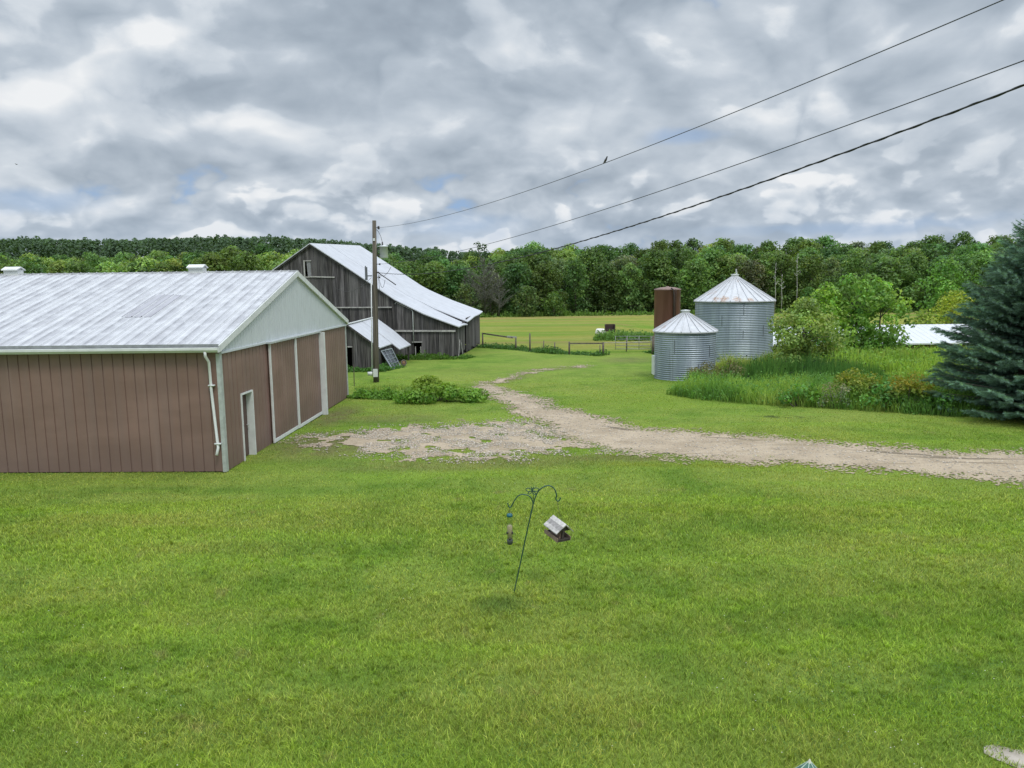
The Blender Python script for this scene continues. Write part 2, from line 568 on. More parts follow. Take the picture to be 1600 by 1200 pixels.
# straw-coloured windrows left along the far side
far = t.m("MULTIPLY", t.mr(sepf.outputs[1], 128, 142), t.mr(t.noise(t.scale(p, (0.02, 0.25, 1)), 1, 4), 0.45, 0.6))
g = t.mix(t.m("MULTIPLY", far, 0.6), g, (0.30, 0.22, 0.10))
t.put(b.inputs["Base Color"], g)
b.inputs["Roughness"].default_value = 0.95
b.inputs["Specular IOR Level"].default_value = 0.1
bump(t, b, t.noise(p, 3.0, 6, 0.75), 0.9, 0.25)
MATS["field"] = mt

mt, t, b = new_mat("crushed gravel")
p = t.pos()
v1 = t.n("ShaderNodeTexVoronoi", None, Vector=p, Scale=17.0)
v2 = t.n("ShaderNodeTexVoronoi", None, Vector=p, Scale=41.0)
g = t.mix(t.mr(t.noise(p, 0.8, 5, 0.6), 0.35, 0.65), (0.295, 0.234, 0.164), (0.401, 0.325, 0.236))
g = t.mix(t.m("MULTIPLY", t.n("ShaderNodeSeparateColor", None, Color=v1.outputs["Color"]).outputs[0], 0.3), g, (0.508, 0.429, 0.328))
g = t.mix(t.mr(t.noise(p, 9, 5, 0.7), 0.5, 0.72, 0, 0.45), g, (0.175, 0.140, 0.095))
for cx, cy, rx, ry, ro in ((11.9, 22.45, 2.2, .16, -.42), (13.5, 21.75, 2.6, .14, -.22), (13.4, 21.2, 1.8, .10, -.25), (7.4, 24.9, 1.6, .12, -.5), (3.9, 27.2, 1.2, .2, -.7)):
    e = t.ellipse(t.vm("ADD", p, t.vm("MULTIPLY", t.vm("SUBTRACT", t.noise(p, 1.2, 3, out=1), (.5, .5, .5)), (.5, .5, 0))), cx, cy, rx, ry, ro, 0.8)
    g = t.mix(t.m("MULTIPLY", e, 0.75), g, (0.087, 0.072, 0.050))
st = t.noise(t.scale(p, (0.25, 1.6, 1), rot=(0, 0, 0.25)), 1.0, 4, 0.6)
g = t.mix(t.mr(st, 0.56, 0.72, 0, 0.5), g, (0.194, 0.158, 0.091))
t.put(b.inputs["Base Color"], g)
b.inputs["Roughness"].default_value = 0.95
b.inputs["Specular IOR Level"].default_value = 0.15
bump(t, b, t.m("ADD", v1.outputs["Distance"], t.m("MULTIPLY", t.noise(p, 6, 4), 2)), 0.6, 0.03)
MATS["gravel"] = mt


def graded(lo, hi, near_lo, near_hi, step, grow=1.18):
    a = list(np.arange(near_lo, near_hi + 1e-6, step))
    s = step
    while a[-1] < hi:
        s *= grow
        a.append(a[-1] + s)
    s = step
    f = []
    x = near_lo
    while x > lo:
        s *= grow
        x -= s
        f.append(x)
    return np.array(f[::-1] + a)


gx = graded(-1800, 1800, -60, 80, 1.0)
gy = graded(-400, 2600, -4, 180, 1.0)
X, Y = np.meshgrid(gx, gy)
Z = hgt(X, Y)
V = np.stack([X, Y, Z], -1).reshape(-1, 3)
nx, ny = len(gx), len(gy)
i, j = np.meshgrid(np.arange(nx - 1), np.arange(ny - 1))
F = np.stack([j * nx + i, j * nx + i + 1, (j + 1) * nx + i + 1, (j + 1) * nx + i], -1).reshape(-1, 4)
cx, cy = V[F].mean(1)[:, 0], V[F].mean(1)[:, 1]
FIELD = [(-2.0, 66.5), (0.9, 61.3), (3.4, 57.9), (7.5, 56.2), (11, 56.8), (19, 60), (27, 84), (70, 90), (150, 100), (170, 160), (-80, 156), (-75, 72), (-20, 70)]
fm = inside(FIELD, cx, cy)


def sub(F, mask, name, mt, kind="structure"):
    f = F[mask]
    u, inv = np.unique(f, return_inverse=True)
    o = np_mesh(name, V[u], inv.reshape(f.shape), mt, None, None, True)
    o["kind"] = kind
    return o


sub(F, ~fm, "ground", MATS["lawn"])
sub(F, fm, "hay_field", MATS["field"])


def ragged(polys, name, amp, lift, keep=None, cell=0.065, dith=1.1):
    allp = polys
    xs = np.arange(min(q[0] for q in allp) - .6, max(q[0] for q in allp) + .6, cell)
    ys = np.arange(min(q[1] for q in allp) - .6, max(q[1] for q in allp) + .6, cell)
    XX, YY = np.meshgrid(xs + cell / 2, ys + cell / 2)
    sd = sdist(allp, XX, YY)
    nz = fbm(XX, YY, 1.1, 3, 5) - 0.5
    msk = sd + amp * nz * 2 + 0.9 * (fbm(XX, YY, 0.33, 8, 3) - 0.5) + dith * (rng.random(XX.shape) - 0.5) < 0
    if keep is not None:
        msk &= keep(XX, YY, sd)
    jj, ii = np.nonzero(msk)
    nn = len(xs)
    ids = np.stack([jj * (nn + 1) + ii, jj * (nn + 1) + ii + 1, (jj + 1) * (nn + 1) + ii + 1, (jj + 1) * (nn + 1) + ii], -1)
    u, inv = np.unique(ids, return_inverse=True)
    vx = xs[0] + (u % (nn + 1)) * cell
    vy = ys[0] + (u // (nn + 1)) * cell
    o = np_mesh(name, np.stack([vx, vy, hgt(vx, vy) + lift], -1), inv.reshape(ids.shape), MATS["gravel"], None, None, True)
    o["kind"] = "structure"
    return o


ragged(DRIVE, "driveway", 0.7, 0.02)
ragged(YARD, "gravel_yard", 1.0, 0.016, lambda x, y, sd: (fbm(x, y, 0.55, 21, 4) > 0.36 + 0.22 * np.clip((sd + 1.6) / 1.6, 0, 1)) & (sdist(DRIVE, x, y) + 1.4 * (fbm(x, y, 1.1, 3, 5) - 0.5) >= 0.0))
TRACK = [(-1.95, 38.0), (-1.35, 40.34), (-0.3, 43.09), (0.9, 45.53), (2.6, 47.1), (4.6, 48.3), (4.9, 47.8), (3.0, 46.4), (1.5, 45.1), (0.3, 42.8), (-0.7, 40.0), (-1.5, 37.9)]
ragged(TRACK, "gravel_track", 0.7, 0.018, lambda x, y, sd: (fbm(x, y, 0.8, 33, 4) > 0.56) & (sdist(DRIVE, x, y) + 1.4 * (fbm(x, y, 1.1, 3, 5) - 0.5) >= 0.0))

# loose stones lying on the gravel
sp = []
for poly, n_, am in ((DRIVE, 46000, 0.42), (YARD, 34000, 0.6), (TRACK, 1600, 0.6)):
    a_ = np.array(poly)
    lo, hi = a_.min(0) - .5, a_.max(0) + .5
    q = rng.random((n_, 2)) * (hi - lo) + lo
    sd = sdist(poly, q[:, 0], q[:, 1])
    kp = sd + am * 2 * (rng.random(n_) - 0.3) * (1 + fbm(q[:, 0], q[:, 1], 0.7, 5)) < 0
    kp &= fbm(q[:, 0], q[:, 1], 0.6, 21, 4) > (0.42 if poly is YARD else 0.3)
    kp &= q[:, 0] < 19
    sp.append(q[kp])
sp = np.concatenate(sp)
n_ = len(sp)
r_ = 0.014 + 0.036 * rng.random(n_) ** 2.6
oc = np.array([(1, 0, 0), (0, 1, 0), (-1, 0, 0), (0, -1, 0), (0, 0, .6), (0, 0, -.4)], float)
an = rng.random(n_) * 6.28
sc3 = r_[:, None] * (0.7 + 0.6 * rng.random((n_, 3)))
vv = oc[None] * sc3[:, None, :]
vx = vv[..., 0] * np.cos(an)[:, None] - vv[..., 1] * np.sin(an)[:, None]
vy = vv[..., 0] * np.sin(an)[:, None] + vv[..., 1] * np.cos(an)[:, None]
Vs = np.stack([vx + sp[:, 0:1], vy + sp[:, 1:2], vv[..., 2] + (hgt(sp[:, 0], sp[:, 1]) + 0.022)[:, None]], -1).reshape(-1, 3)
of = np.array([(0, 1, 4), (1, 2, 4), (2, 3, 4), (3, 0, 4), (1, 0, 5), (2, 1, 5), (3, 2, 5), (0, 3, 5)])
Fs = (of[None] + (np.arange(n_) * 6)[:, None, None]).reshape(-1, 3)
sc = np.array([.47, .415, .345]) * (0.62 + 0.6 * rng.random((n_, 1)))
mt, t, b = new_mat("loose stone")
t.put(b.inputs["Base Color"], t.attr())
b.inputs["Roughness"].default_value = 0.9
o = np_mesh("gravel_stones", Vs, Fs, mt, None, np.repeat(sc, 6, 0))
tag(o, "loose pale stones scattered over the gravel driveway", "gravel", None, "stuff")

# ------------------------------------------------------------------ lawn grass blades
def blade_arrays(px, py, pz, h, w, lean, col, tipcol=None):
    n = len(px)
    a = rng.random(n) * 6.283
    bb = rng.random(n) * 6.283
    wd = np.stack([np.cos(a), np.sin(a), np.zeros(n)], -1)
    ld = np.stack([np.cos(bb), np.sin(bb), np.zeros(n)], -1) * (lean * h)[:, None]
    p = np.stack([px, py, pz], -1)
    upv = np.zeros((n, 3))
    upv[:, 2] = h
    W = wd * (w / 2)[:, None]
    v = np.stack([p - W, p + W, p + upv * .55 + ld * .3 - W * .85, p + upv * .55 + ld * .3 + W * .85, p + upv * .95 + ld], 1)
    f = np.array([(0, 1, 3), (0, 3, 2), (2, 3, 4)])
    Fa = (f[None] + (np.arange(n) * 5)[:, None, None]).reshape(-1, 3)
    tc = col if tipcol is None else tipcol
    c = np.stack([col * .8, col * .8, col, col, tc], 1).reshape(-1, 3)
    return v.reshape(-1, 3), Fa, c


def merge(parts):
    V_, F_, C_, b0 = [], [], [], 0
    for v, f, c in parts:
        V_.append(v)
        F_.append(f + b0)
        C_.append(c)
        b0 += len(v)
    return np.concatenate(V_), np.concatenate(F_), np.concatenate(C_)


mt, t, b = new_mat("grass blade")
p = t.pos()
g = lawn_colour(t, p)
g = t.mix(1.0, t.vm("MULTIPLY", g, (1.04, 1.04, 1.05)), t.attr(), "MULTIPLY")
b2 = t.n("ShaderNodeBsdfPrincipled", None, Base_Color=g, Roughness=0.6)
b2.inputs["Specular IOR Level"].default_value = 0.2
tr = t.n("ShaderNodeBsdfTranslucent", None, Color=t.mix(1.0, g, (1.1, 1.2, 0.5), "MULTIPLY"))
mx = t.n("ShaderNodeMixShader", None, i0=0.35, i1=b2.outputs[0], i2=tr.outputs[0])
t.L.new(mx.outputs[0], mt.node_tree.nodes["Material Output"].inputs["Surface"])
MATS["blade"] = mt

parts = []
SLAB = [(5.42, 7.76), (5.5, 7.84), (5.62, 7.76), (6.9, 7.35), (6.9, 6.9), (6.0, 6.95), (5.7, 7.25)]
for y0, y1, dens, hh, ww, ln in ((5.6, 9.0, 2500, .062, .0075, .8), (9.0, 12.5, 1900, .058, .0085, .8), (12.5, 18, 1000, .055, .012, .75), (18, 27, 430, .045, .014, .7), (27, 42, 120, .028, .03, 1.0)):
    hw = lambda yv: 0.70 * yv + 3.4
    n_ = int((y1 - y0) * 2 * hw(y1) * dens)
    qx = (rng.random(n_) * 2 - 1) * hw(y1)
    qy = y0 + rng.random(n_) * (y1 - y0)
    qy = qy + (rng.random(n_) - .5) * (.22 * y0 if y0 > 6 else .5)
    kp = np.abs(qx) < hw(qy)
    qx, qy = qx[kp], qy[kp]
    bad = inside(SHED_FOOT, qx, qy) | inside(BARN_FOOT, qx, qy) | inside(LEAN_FOOT, qx, qy) | inside(FIELD, qx, qy)
    near = (qy > 15) & (qx > -9)
    sd = np.full(len(qx), 9.0)
    sy = np.full(len(qx), 9.0)
    sd[near] = np.minimum(sdist(DRIVE, qx[near], qy[near]), sdist(TRACK, qx[near], qy[near]) + .3)
    sy[near] = sdist(YARD, qx[near], qy[near])
    nz = fbm(qx, qy, 1.1, 3, 5) - .5
    bad |= (sd + 1.4 * nz + .9 * (fbm(qx, qy, .33, 8, 3) - .5) < -.2 + 1.0 * (rng.random(len(qx)) - .5))
    bad |= (sy + 2 * nz < 0) & (fbm(qx, qy, .55, 21, 4) > 0.36 + 0.22 * np.clip((sy + 1.6) / 1.6, 0, 1)) & (rng.random(len(qx)) < .93)
    bad |= inside(SLAB, qx, qy)
    wear = np.exp(-((qx + 6.2) / 3) ** 2 - ((qy - 24.8) / 3.4) ** 2)
    bad |= rng.random(len(qx)) < wear * 0.7
    qx, qy = qx[~bad], qy[~bad]
    n_ = len(qx)
    patch = fbm(qx, qy, 1.3, 40, 4)
    tall = 0.6 + 0.9 * patch
    h_ = hh * tall * (0.55 + 0.9 * rng.random(n_))
    w_ = ww * (0.7 + 0.6 * rng.random(n_))
    kf = 1.0 if y1 < 19 else (.6 if y1 < 30 else .3)
    br = 1.0 + (-0.5 + 1.15 * rng.random((n_, 1)) ** 1.3) * kf
    warm = rng.random((n_, 1))
    c_ = br * (np.array([1.0, 1.0, 1.0]) * (1 - warm * .0) + warm ** 4 * np.array([.75, .35, .9]))
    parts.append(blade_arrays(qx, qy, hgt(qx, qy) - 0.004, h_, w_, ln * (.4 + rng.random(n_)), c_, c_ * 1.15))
# coarse tufts standing a little proud of the mown level
nt = 2600
ty = 5.8 + rng.random(nt) ** 1.2 * 12
tx = (rng.random(nt) * 2 - 1) * (0.72 * ty + .8)
kp = (fbm(tx, ty, 1.7, 88, 3) > .47) & ~inside(SLAB, tx, ty)
tx, ty = tx[kp], ty[kp]
id_ = np.repeat(np.arange(len(tx)), 22)
n_ = len(id_)
qx = tx[id_] + rng.normal(size=n_) * .03
qy = ty[id_] + rng.normal(size=n_) * .03
tn_ = (.75 + .75 * rng.random(len(tx)))[id_][:, None]
c_ = tn_ * (.8 + .4 * rng.random((n_, 1))) * np.array([1.08, 1.05, .9])
parts.append(blade_arrays(qx, qy, hgt(qx, qy) - .004, .05 + .055 * rng.random(n_), .007 + .004 * rng.random(n_), .5 + .9 * rng.random(n_), c_, c_ * 1.25))
V_, F_, C_ = merge(parts)
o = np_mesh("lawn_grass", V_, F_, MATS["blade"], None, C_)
tag(o, "short mown green grass of the lawn round the bird feeders", "grass", None, "stuff")
print("grass tris", len(F_))

# dark clover and plantain leaves growing in patches among the blades
n_ = 60000
qy = 5.8 + rng.random(n_) ** 1.2 * 11
qx = (rng.random(n_) * 2 - 1) * (0.72 * qy + .8)
kp = (fbm(qx, qy, 1.1, 63, 4) > 0.57) & ~inside(SLAB, qx, qy)
qx, qy = qx[kp], qy[kp]
n_ = len(qx)
cc_ = np.stack([qx, qy, hgt(qx, qy) + .02 + .03 * rng.random(n_)], -1)
SZ_ = .014 + .016 * rng.random(n_) ** 2
KC_ = np.array([.095, .19, .04]) * (.6 + .8 * rng.random((n_, 1)))


# clover heads and clover leaves in the near lawn
n_ = 900
qy = 6.5 + rng.random(n_) ** 1.3 * 14
qx = (rng.random(n_) * 2 - 1) * (0.72 * qy + .8)
kp = fbm(qx, qy, 1.6, 77, 3) > 0.53
qx, qy = qx[kp], qy[kp]
cv, cf = [], []
for x_, y_ in zip(qx, qy):
    z_ = H1(x_, y_) + 0.03 + 0.03 * R_.random()
    r_ = 0.006 + 0.005 * R_.random()
    bse = len(cv)
    cv += [(x_ + r_ * a_, y_ + r_ * b_, z_ + r_ * c_) for a_, b_, c_ in oc]
    cf += [tuple(bse + i_ for i_ in f_) for f_ in of]
o = np_mesh("clover_flowers", np.array(cv), np.array(cf), simple("clover white", (.72, .70, .62), .8), None)
tag(o, "tiny white clover heads dotted through the near lawn", "clover", None, "stuff")


# ------------------------------------------------------------------ leafy growth
def leaf_quads(c, nrm, size, col, aspect=0.62):
    """pointed four-sided leaves at c with normals nrm"""
    n = len(c)
    nrm = nrm / np.maximum(np.linalg.norm(nrm, axis=1, keepdims=True), 1e-6)
    r = rng.normal(size=(n, 3))
    u = np.cross(nrm, r)
    u /= np.maximum(np.linalg.norm(u, axis=1, keepdims=True), 1e-6)
    v = np.cross(nrm, u)
    s = size[:, None]
    q = np.stack([c - u * s * .5, c - v * s * .5 * aspect + nrm * s * .08, c + u * s * .5, c + v * s * .5 * aspect + nrm * s * .08], 1).reshape(-1, 3)
    f = np.arange(n * 4).reshape(-1, 4)
    return q, f, np.repeat(col, 4, 0)


def lobe_leaves(centers, radii, n_per, size, base_col, jit=.22, lobejit=.16, flat=0.8, fill=.25, upb=.25):
    """leaves on and in a set of lumpy foliage masses"""
    C_, N_, S_, K_ = [], [], [], []
    for c, r in zip(centers, radii):
        n = max(6, int(n_per * r * r))
        dct = rng.normal(size=(n, 3))
        dct[:, 2] += upb
        dct /= np.linalg.norm(dct, axis=1, keepdims=True)
        rr = np.where(rng.random(n) < fill, rng.random(n) ** .5, 0.8 + .3 * rng.random(n))
        p = np.array(c) + dct * (r * rr)[:, None] * np.array([1, 1, flat])
        C_.append(p)
        N_.append(dct + rng.normal(size=(n, 3)) * .55 + np.array([0, 0, .35]))
        S_.append(size * (.55 + .9 * rng.random(n)))
        k = (1 + lobejit * rng.normal()) * (1 + jit * rng.normal(size=(n, 1)))
        hue = rng.normal(size=(n, 1)) * .07 + rng.normal() * .05
        K_.append(np.clip(np.array(base_col) * LEAFGAIN * k * np.concatenate([1 + hue, np.ones((n, 1)), 1 - hue], 1), .004, .8))
    return leaf_quads(np.concatenate(C_), np.concatenate(N_), np.concatenate(S_), np.concatenate(K_))


MATS["leaf"] = leaf_mat("foliage")
MATS["leaf_still"] = leaf_mat("foliage even", vary_obj=0.0)
MATS["bark"] = simple("grey bark", (.13, .11, .09), .9, 0, .35, 8, .5)
MATS["pale_bark"] = simple("pale birch bark", (.34, .335, .31), .8, 0, .3, 5, .3)
MATS["dead_bark"] = simple("dead grey wood", (.30, .285, .26), .9, 0, .25, 6, .3)


def tall_patch(name, poly, dens, h, w, cols, lean=.35, leafy=0, leaf=0.07, leafcol=(.06, .13, .02), label="", cat="weeds", hvar=.5, edge=.4, kind="stuff", hz=None):
    a_ = np.array(poly)
    lo, hi = a_.min(0), a_.max(0)
    n = int((hi - lo).prod() * dens)
    q = rng.random((n, 2)) * (hi - lo) + lo
    sd = sdist(poly, q[:, 0], q[:, 1])
    kp = sd < edge * (fbm(q[:, 0], q[:, 1], .8, 9) - .5)
    q = q[kp]
    n = len(q)
    hh = h * (1 - hvar / 2 + hvar * (fbm(q[:, 0], q[:, 1], 1.4, 15) - .5) * 2) * (.6 + .6 * rng.random(n))
    hh *= np.clip(.45 - sd[kp] / .8, .45, 1)
    if hz is not None:
        hh *= hz(q[:, 0], q[:, 1])
    ci = np.array(cols) * TALLGAIN
    sel = np.clip((fbm(q[:, 0], q[:, 1], 1.8, 51) * 1.6 - .3) * (len(ci) - 1), 0, len(ci) - 1.001)
    k = sel.astype(int)
    fr = (sel - k)[:, None]
    c_ = (ci[k] * (1 - fr) + ci[np.minimum(k + 1, len(ci) - 1)] * fr) * (.7 + .6 * rng.random((n, 1)))
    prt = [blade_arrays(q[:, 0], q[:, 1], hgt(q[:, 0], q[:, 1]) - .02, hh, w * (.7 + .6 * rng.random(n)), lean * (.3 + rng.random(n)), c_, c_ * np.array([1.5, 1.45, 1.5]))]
    if leafy:
        m_ = int(n * leafy)
        id_ = rng.integers(0, n, m_)
        lc = np.stack([q[id_, 0] + rng.normal(size=m_) * .05, q[id_, 1] + rng.normal(size=m_) * .05, hgt(q[id_, 0], q[id_, 1]) + hh[id_] * rng.random(m_) ** .6], -1)
        lv, lf, lcl = leaf_quads(lc, rng.normal(size=(m_, 3)) * .6 + np.array([0, -.25, .8]), leaf * (.5 + rng.random(m_)), np.array(leafcol) * TALLGAIN * (.6 + .8 * rng.random((m_, 1))))
        lf = np.concatenate([lf[:, [0, 1, 2]], lf[:, [0, 2, 3]]])
        prt.append((lv, lf, lcl))
    v, f, c = merge(prt)
    o = np_mesh(name, v, f, MATS["leaf_still"], None, c)
    return tag(o, label, cat, None, kind)


def strip(pts, wd):
    """polygon of a band of width wd along a line"""
    L_, R2 = [], []
    for i_, (x_, y_) in enumerate(pts):
        x0, y0 = pts[max(i_ - 1, 0)]
        x1, y1 = pts[min(i_ + 1, len(pts) - 1)]
        l_ = math.hypot(x1 - x0, y1 - y0)
        nx_, ny_ = -(y1 - y0) / l_, (x1 - x0) / l_
        L_.append((x_ + nx_ * wd / 2, y_ + ny_ * wd / 2))
        R2.append((x_ - nx_ * wd / 2, y_ - ny_ * wd / 2))
    return L_ + R2[::-1]


lv_, lf_, lc_ = leaf_quads(cc_, rng.normal(size=(len(cc_), 3)) * .35 + np.array([0, 0, 1]), SZ_, KC_, .8)
o = np_mesh("clover_leaves", lv_, lf_, MATS["leaf_still"], None, lc_)
tag(o, "patches of darker clover leaves in the near lawn", "clover", None, "stuff")

# the unmown bed in front of the low barn, right of the bins
BED = [(7.3, 35.2), (8.4, 33.6), (9.8, 32.5), (11.5, 31.7), (12.9, 31.0), (14.2, 30.2), (15.3, 29.4), (16.6, 28.6), (21, 28), (38, 44), (52, 66), (25, 66), (18.5, 53), (18.2, 49.2), (12.4, 44.5), (11.2, 40.2), (8.6, 38.2)]
BED_FRONT = [(7.3, 35.2), (8.4, 33.6), (9.8, 32.5), (11.5, 31.7), (12.9, 31.0), (14.2, 30.2), (15.3, 29.4), (16.6, 28.6), (21, 28), (26, 33), (20, 36), (14.5, 37.2), (9.5, 38.6)]
CAT = [(11.0, 38.3), (13.0, 36.8), (16.2, 36.2), (19.0, 37.6), (20.5, 41), (17.5, 43.5), (13, 42.6), (11.2, 40.6)]
BACK = [(20.5, 36), (26, 33), (38, 44), (52, 66), (25, 66), (19.5, 54), (19, 46), (20.8, 41.2), (19.2, 37.6)]
MEAD = [(9.2, 38.8), (11, 38.4), (11.2, 40.6), (13, 42.6), (17.5, 43.5), (20.6, 41.2), (19, 46), (19.5, 54), (17.9, 51.5), (17.9, 49.3), (12.4, 45.6), (11.6, 41.0)]
tall_patch("tall_grass", BED_FRONT, 170, 1.0, .03, [(.10, .17, .02), (.06, .12, .018), (.14, .205, .026), (.18, .215, .04)], .38, .9, .085, (.065, .135, .02), "tall rank unmown grass along the edge of the mown lawn right of the bins", "tall grass")
tall_patch("cattails", CAT, 70, 1.55, .034, [(.024, .064, .017), (.038, .085, .018), (.055, .105, .018)], .14, .1, .1, (0, 0, 0), "dark upright reeds standing in the bed beside the grain bins", "reeds", hvar=.5, edge=1.6)
tall_patch("meadow_grass", BACK, 26, 1.0, .055, [(.13, .19, .022), (.16, .215, .03), (.09, .15, .018), (.19, .2, .05)], .35, .7, .15, (.10, .17, .02), "yellow green overgrown meadow in front of the low white roofed barn", "meadow grass")
tall_patch("seeding_grass", MEAD, 70, 1.15, .035, [(.12, .17, .025), (.17, .185, .05), (.10, .15, .02)], .4, .5, .1, (.085, .14, .02), "light seeding grass at the foot of the two grain bins", "tall grass")
tall_patch("pink_seed_grass", strip([(23, 60.5), (30, 61), (37, 62.5), (46, 64)], 4), 30, .7, .05, [(.20, .16, .07), (.15, .17, .04), (.24, .17, .10)], .3, .2, .1, (.16, .14, .05), "brownish seeding grass along the wall of the low barn", "tall grass")
FENCE_LINE = [(-2.6, 64.0), (-1.0, 62.7), (0.5, 61.0), (1.7, 59.5), (2.6, 58.0), (3.3, 57.2), (4.5, 56.6), (5.8, 55.7), (6.9, 54.9)]
tall_patch("shed_edge_grass", strip([(-33, 21.75), (-20, 21.40), (-8.5, 21.03)], .30), 420, .13, .016, [(.15, .19, .035), (.22, .20, .075), (.10, .16, .024)], .6, .2, .04, (.1, .16, .02), "untrimmed grass along the foot of the shed side wall", "tall grass", hvar=1.2, edge=.2)
tall_patch("shed_door_grass", strip([(-8.15, 21.2), (-8.08, 23.4), (-7.98, 25.0), (-7.78, 31.5), (-7.72, 35.5)], .35), 240, .12, .018, [(.15, .19, .035), (.24, .20, .085), (.12, .17, .028)], .6, .2, .04, (.1, .16, .02), "untrimmed dry grass along the door end of the shed", "tall grass", hvar=1.3, edge=.3)
tall_patch("fence_weeds", strip(FENCE_LINE, 1.5), 120, .62, .04, [(.045, .095, .016), (.06, .12, .018), (.035, .075, .012)], .5, 1.2, .13, (.04, .085, .015), "dark green weeds growing along the foot of the field fence", "weeds", hvar=1.2)
tall_patch("barn_weeds", strip([(-9.5, 54.2), (-7, 53.9), (-5.2, 53.7), (-3.6, 53.7), (-3.2, 55.3)], 1.1), 150, .7, .04, [(.045, .095, .018), (.07, .13, .02)], .5, 1.5, .12, (.05, .105, .016), "leafy weeds along the front wall of the grey barn", "weeds", hvar=1.1)
tall_patch("shed_weeds", strip([(-13, 46.5), (-10.3, 46.6), (-8.3, 46.5), (-7.4, 49.0)], 1.0), 160, .62, .04, [(.045, .095, .018), (.07, .13, .02)], .5, 1.6, .12, (.045, .105, .016), "leafy weeds along the wall of the small grey lean-to", "weeds", hvar=1.0)
tall_patch("corral_weeds", [(10.0, 57.5), (11.0, 57.0), (12.6, 56.0), (13.0, 54.6), (11.8, 54.3), (10.6, 55.0)], 120, .75, .04, [(.035, .085, .016), (.055, .11, .018)], .5, 1.5, .15, (.035, .09, .016), "dark weeds beside the gate post left of the small bin", "weeds", hvar=1.0)
tall_patch("mound_weeds", [(7.5, 70.0), (8.6, 75.5), (13.0, 77.2), (17.0, 73.5), (17, 68.5), (12, 69)], 40, .85, .07, [(.05, .10, .018), (.085, .145, .024), (.12, .16, .04)], .5, 1.2, .22, (.06, .115, .018), "rough green weeds on the mound out in the hay field", "weeds", hvar=1.2)
tall_patch("field_margin_grass", strip([(-60, 157), (-20, 158), (20, 160), (70, 161), (120, 162)], 6), 2.2, 1.5, .35, [(.055, .10, .016), (.09, .14, .022)], .3, .6, .6, (.06, .11, .016), "band of rough green grass between hay field and forest", "tall grass", hvar=.8)
tall_patch("vine_weeds", strip([(-7.7, 35.9), (-6.4, 35.5), (-5.0, 35.4)], 1.2), 210, .5, .03, [(.09, .15, .02), (.12, .19, .025)], .5, 2.6, .13, (.075, .15, .018), "low leafy weeds in front of the utility pole", "weeds", hvar=.8)
tall_patch("pole_grass", strip([(-7.9, 37.6), (-6.6, 38.3), (-4.5, 37.6), (-2.4, 38.6)], 2.0), 60, .42, .03, [(.15, .18, .04), (.11, .17, .024)], .4, .3, .05, (.1, .16, .02), "pale unmown grass round the foot of the utility pole", "tall grass", hvar=.6)

# ------------------------------------------------------------------ building materials
def metal_roof_mat(name, base, dirt, streak=(2.0, 0.35, 1), amount=.5, rough=.45, metal=0.0, rust=0.0, local=True):
    mt, t, b = new_mat(name)
    o = t.obj()
    a = t.noise(t.scale(o, streak), 1.6, 6, .62)
    c = t.noise(o, 2.3, 5, .6)
    e = t.noise(t.scale(o, (.5, 3.0, 3.0)), 1.0, 4, .55)
    g = t.mix(t.mr(a, .4, .68, 0, amount), base, dirt)
    g = t.mix(t.mr(c, .48, .7, 0, amount * .8), g, tuple(q * .72 for q in base))
    g = t.mix(t.mr(e, .5, .7, 0, amount * .6), g, dirt)
    if rust:
        r = t.m("MULTIPLY", t.mr(t.noise(o, 1.1, 5, .6), .60, .68), t.mr(t.noise(o, 5, 4, .6), .35, .6))
        g = t.mix(t.m("MULTIPLY", r, rust), g, (.30, .14, .055))
    t.put(b.inputs["Base Color"], g)
    t.put(b.inputs["Roughness"], t.mr(a, .3, .7, rough, rough + .25))
    b.inputs["Metallic"].default_value = metal
    return mt


mt, t, b = new_mat("white roof sheet")
o_ = t.obj()
xs_ = t.n("ShaderNodeSeparateXYZ", None, Vector=o_)
a1_ = t.noise(t.scale(o_, (1.2, .5, .5)), 1.5, 6, .62)
a2_ = t.noise(t.scale(o_, (2.6, 1.9, 1.9)), 1.0, 5, .6)
a3_ = t.noise(t.scale(o_, (.35, 2.6, 2.6)), 1.0, 3, .5)
a4_ = t.noise(t.scale(o_, (3.2, .12, .12)), 1.0, 3, .5)
g = t.mix(t.mr(a2_, .38, .64, 0, .85), (.50, .51, .535), (.33, .335, .36))
g = t.mix(t.mr(a3_, .46, .64, 0, .55), g, (.36, .365, .39))
g = t.mix(t.mr(a1_, .5, .72, 0, .5), g, (.34, .34, .36))
g = t.mix(t.mr(a4_, .5, .7, 0, .5), g, (.52, .53, .55))
fx = t.m("FRACT", t.m("DIVIDE", t.m("ADD", xs_.outputs[0], 25.25), .915))
g = t.mix(t.m("MULTIPLY", t.mr(t.m("ABSOLUTE", t.m("SUBTRACT", fx, .12)), .17, .03), t.mr(a1_, .3, .6, .7, .35)), g, (.62, .63, .65))
fx = t.m("FRACT", t.m("DIVIDE", t.m("ADD", xs_.outputs[0], 25.25), .305))
g = t.mix(t.m("MULTIPLY", t.mr(t.m("ABSOLUTE", t.m("SUBTRACT", fx, .33)), .12, .04), .5), g, (.27, .275, .30))
t.put(b.inputs["Base Color"], g)
b.inputs["Roughness"].default_value = .5
MATS["shed_roof"] = mt
MATS["white_trim"] = simple("white trim", (.62, .64, .635), .5, 0, .08, 3)
MATS["grey_trim"] = simple("grey eave strip", (.30, .31, .33), .5, .2, .2, 4)
MATS["silver_trim"] = simple("weathered silver trim", (.50, .53, .54), .4, .35, .15, 5)

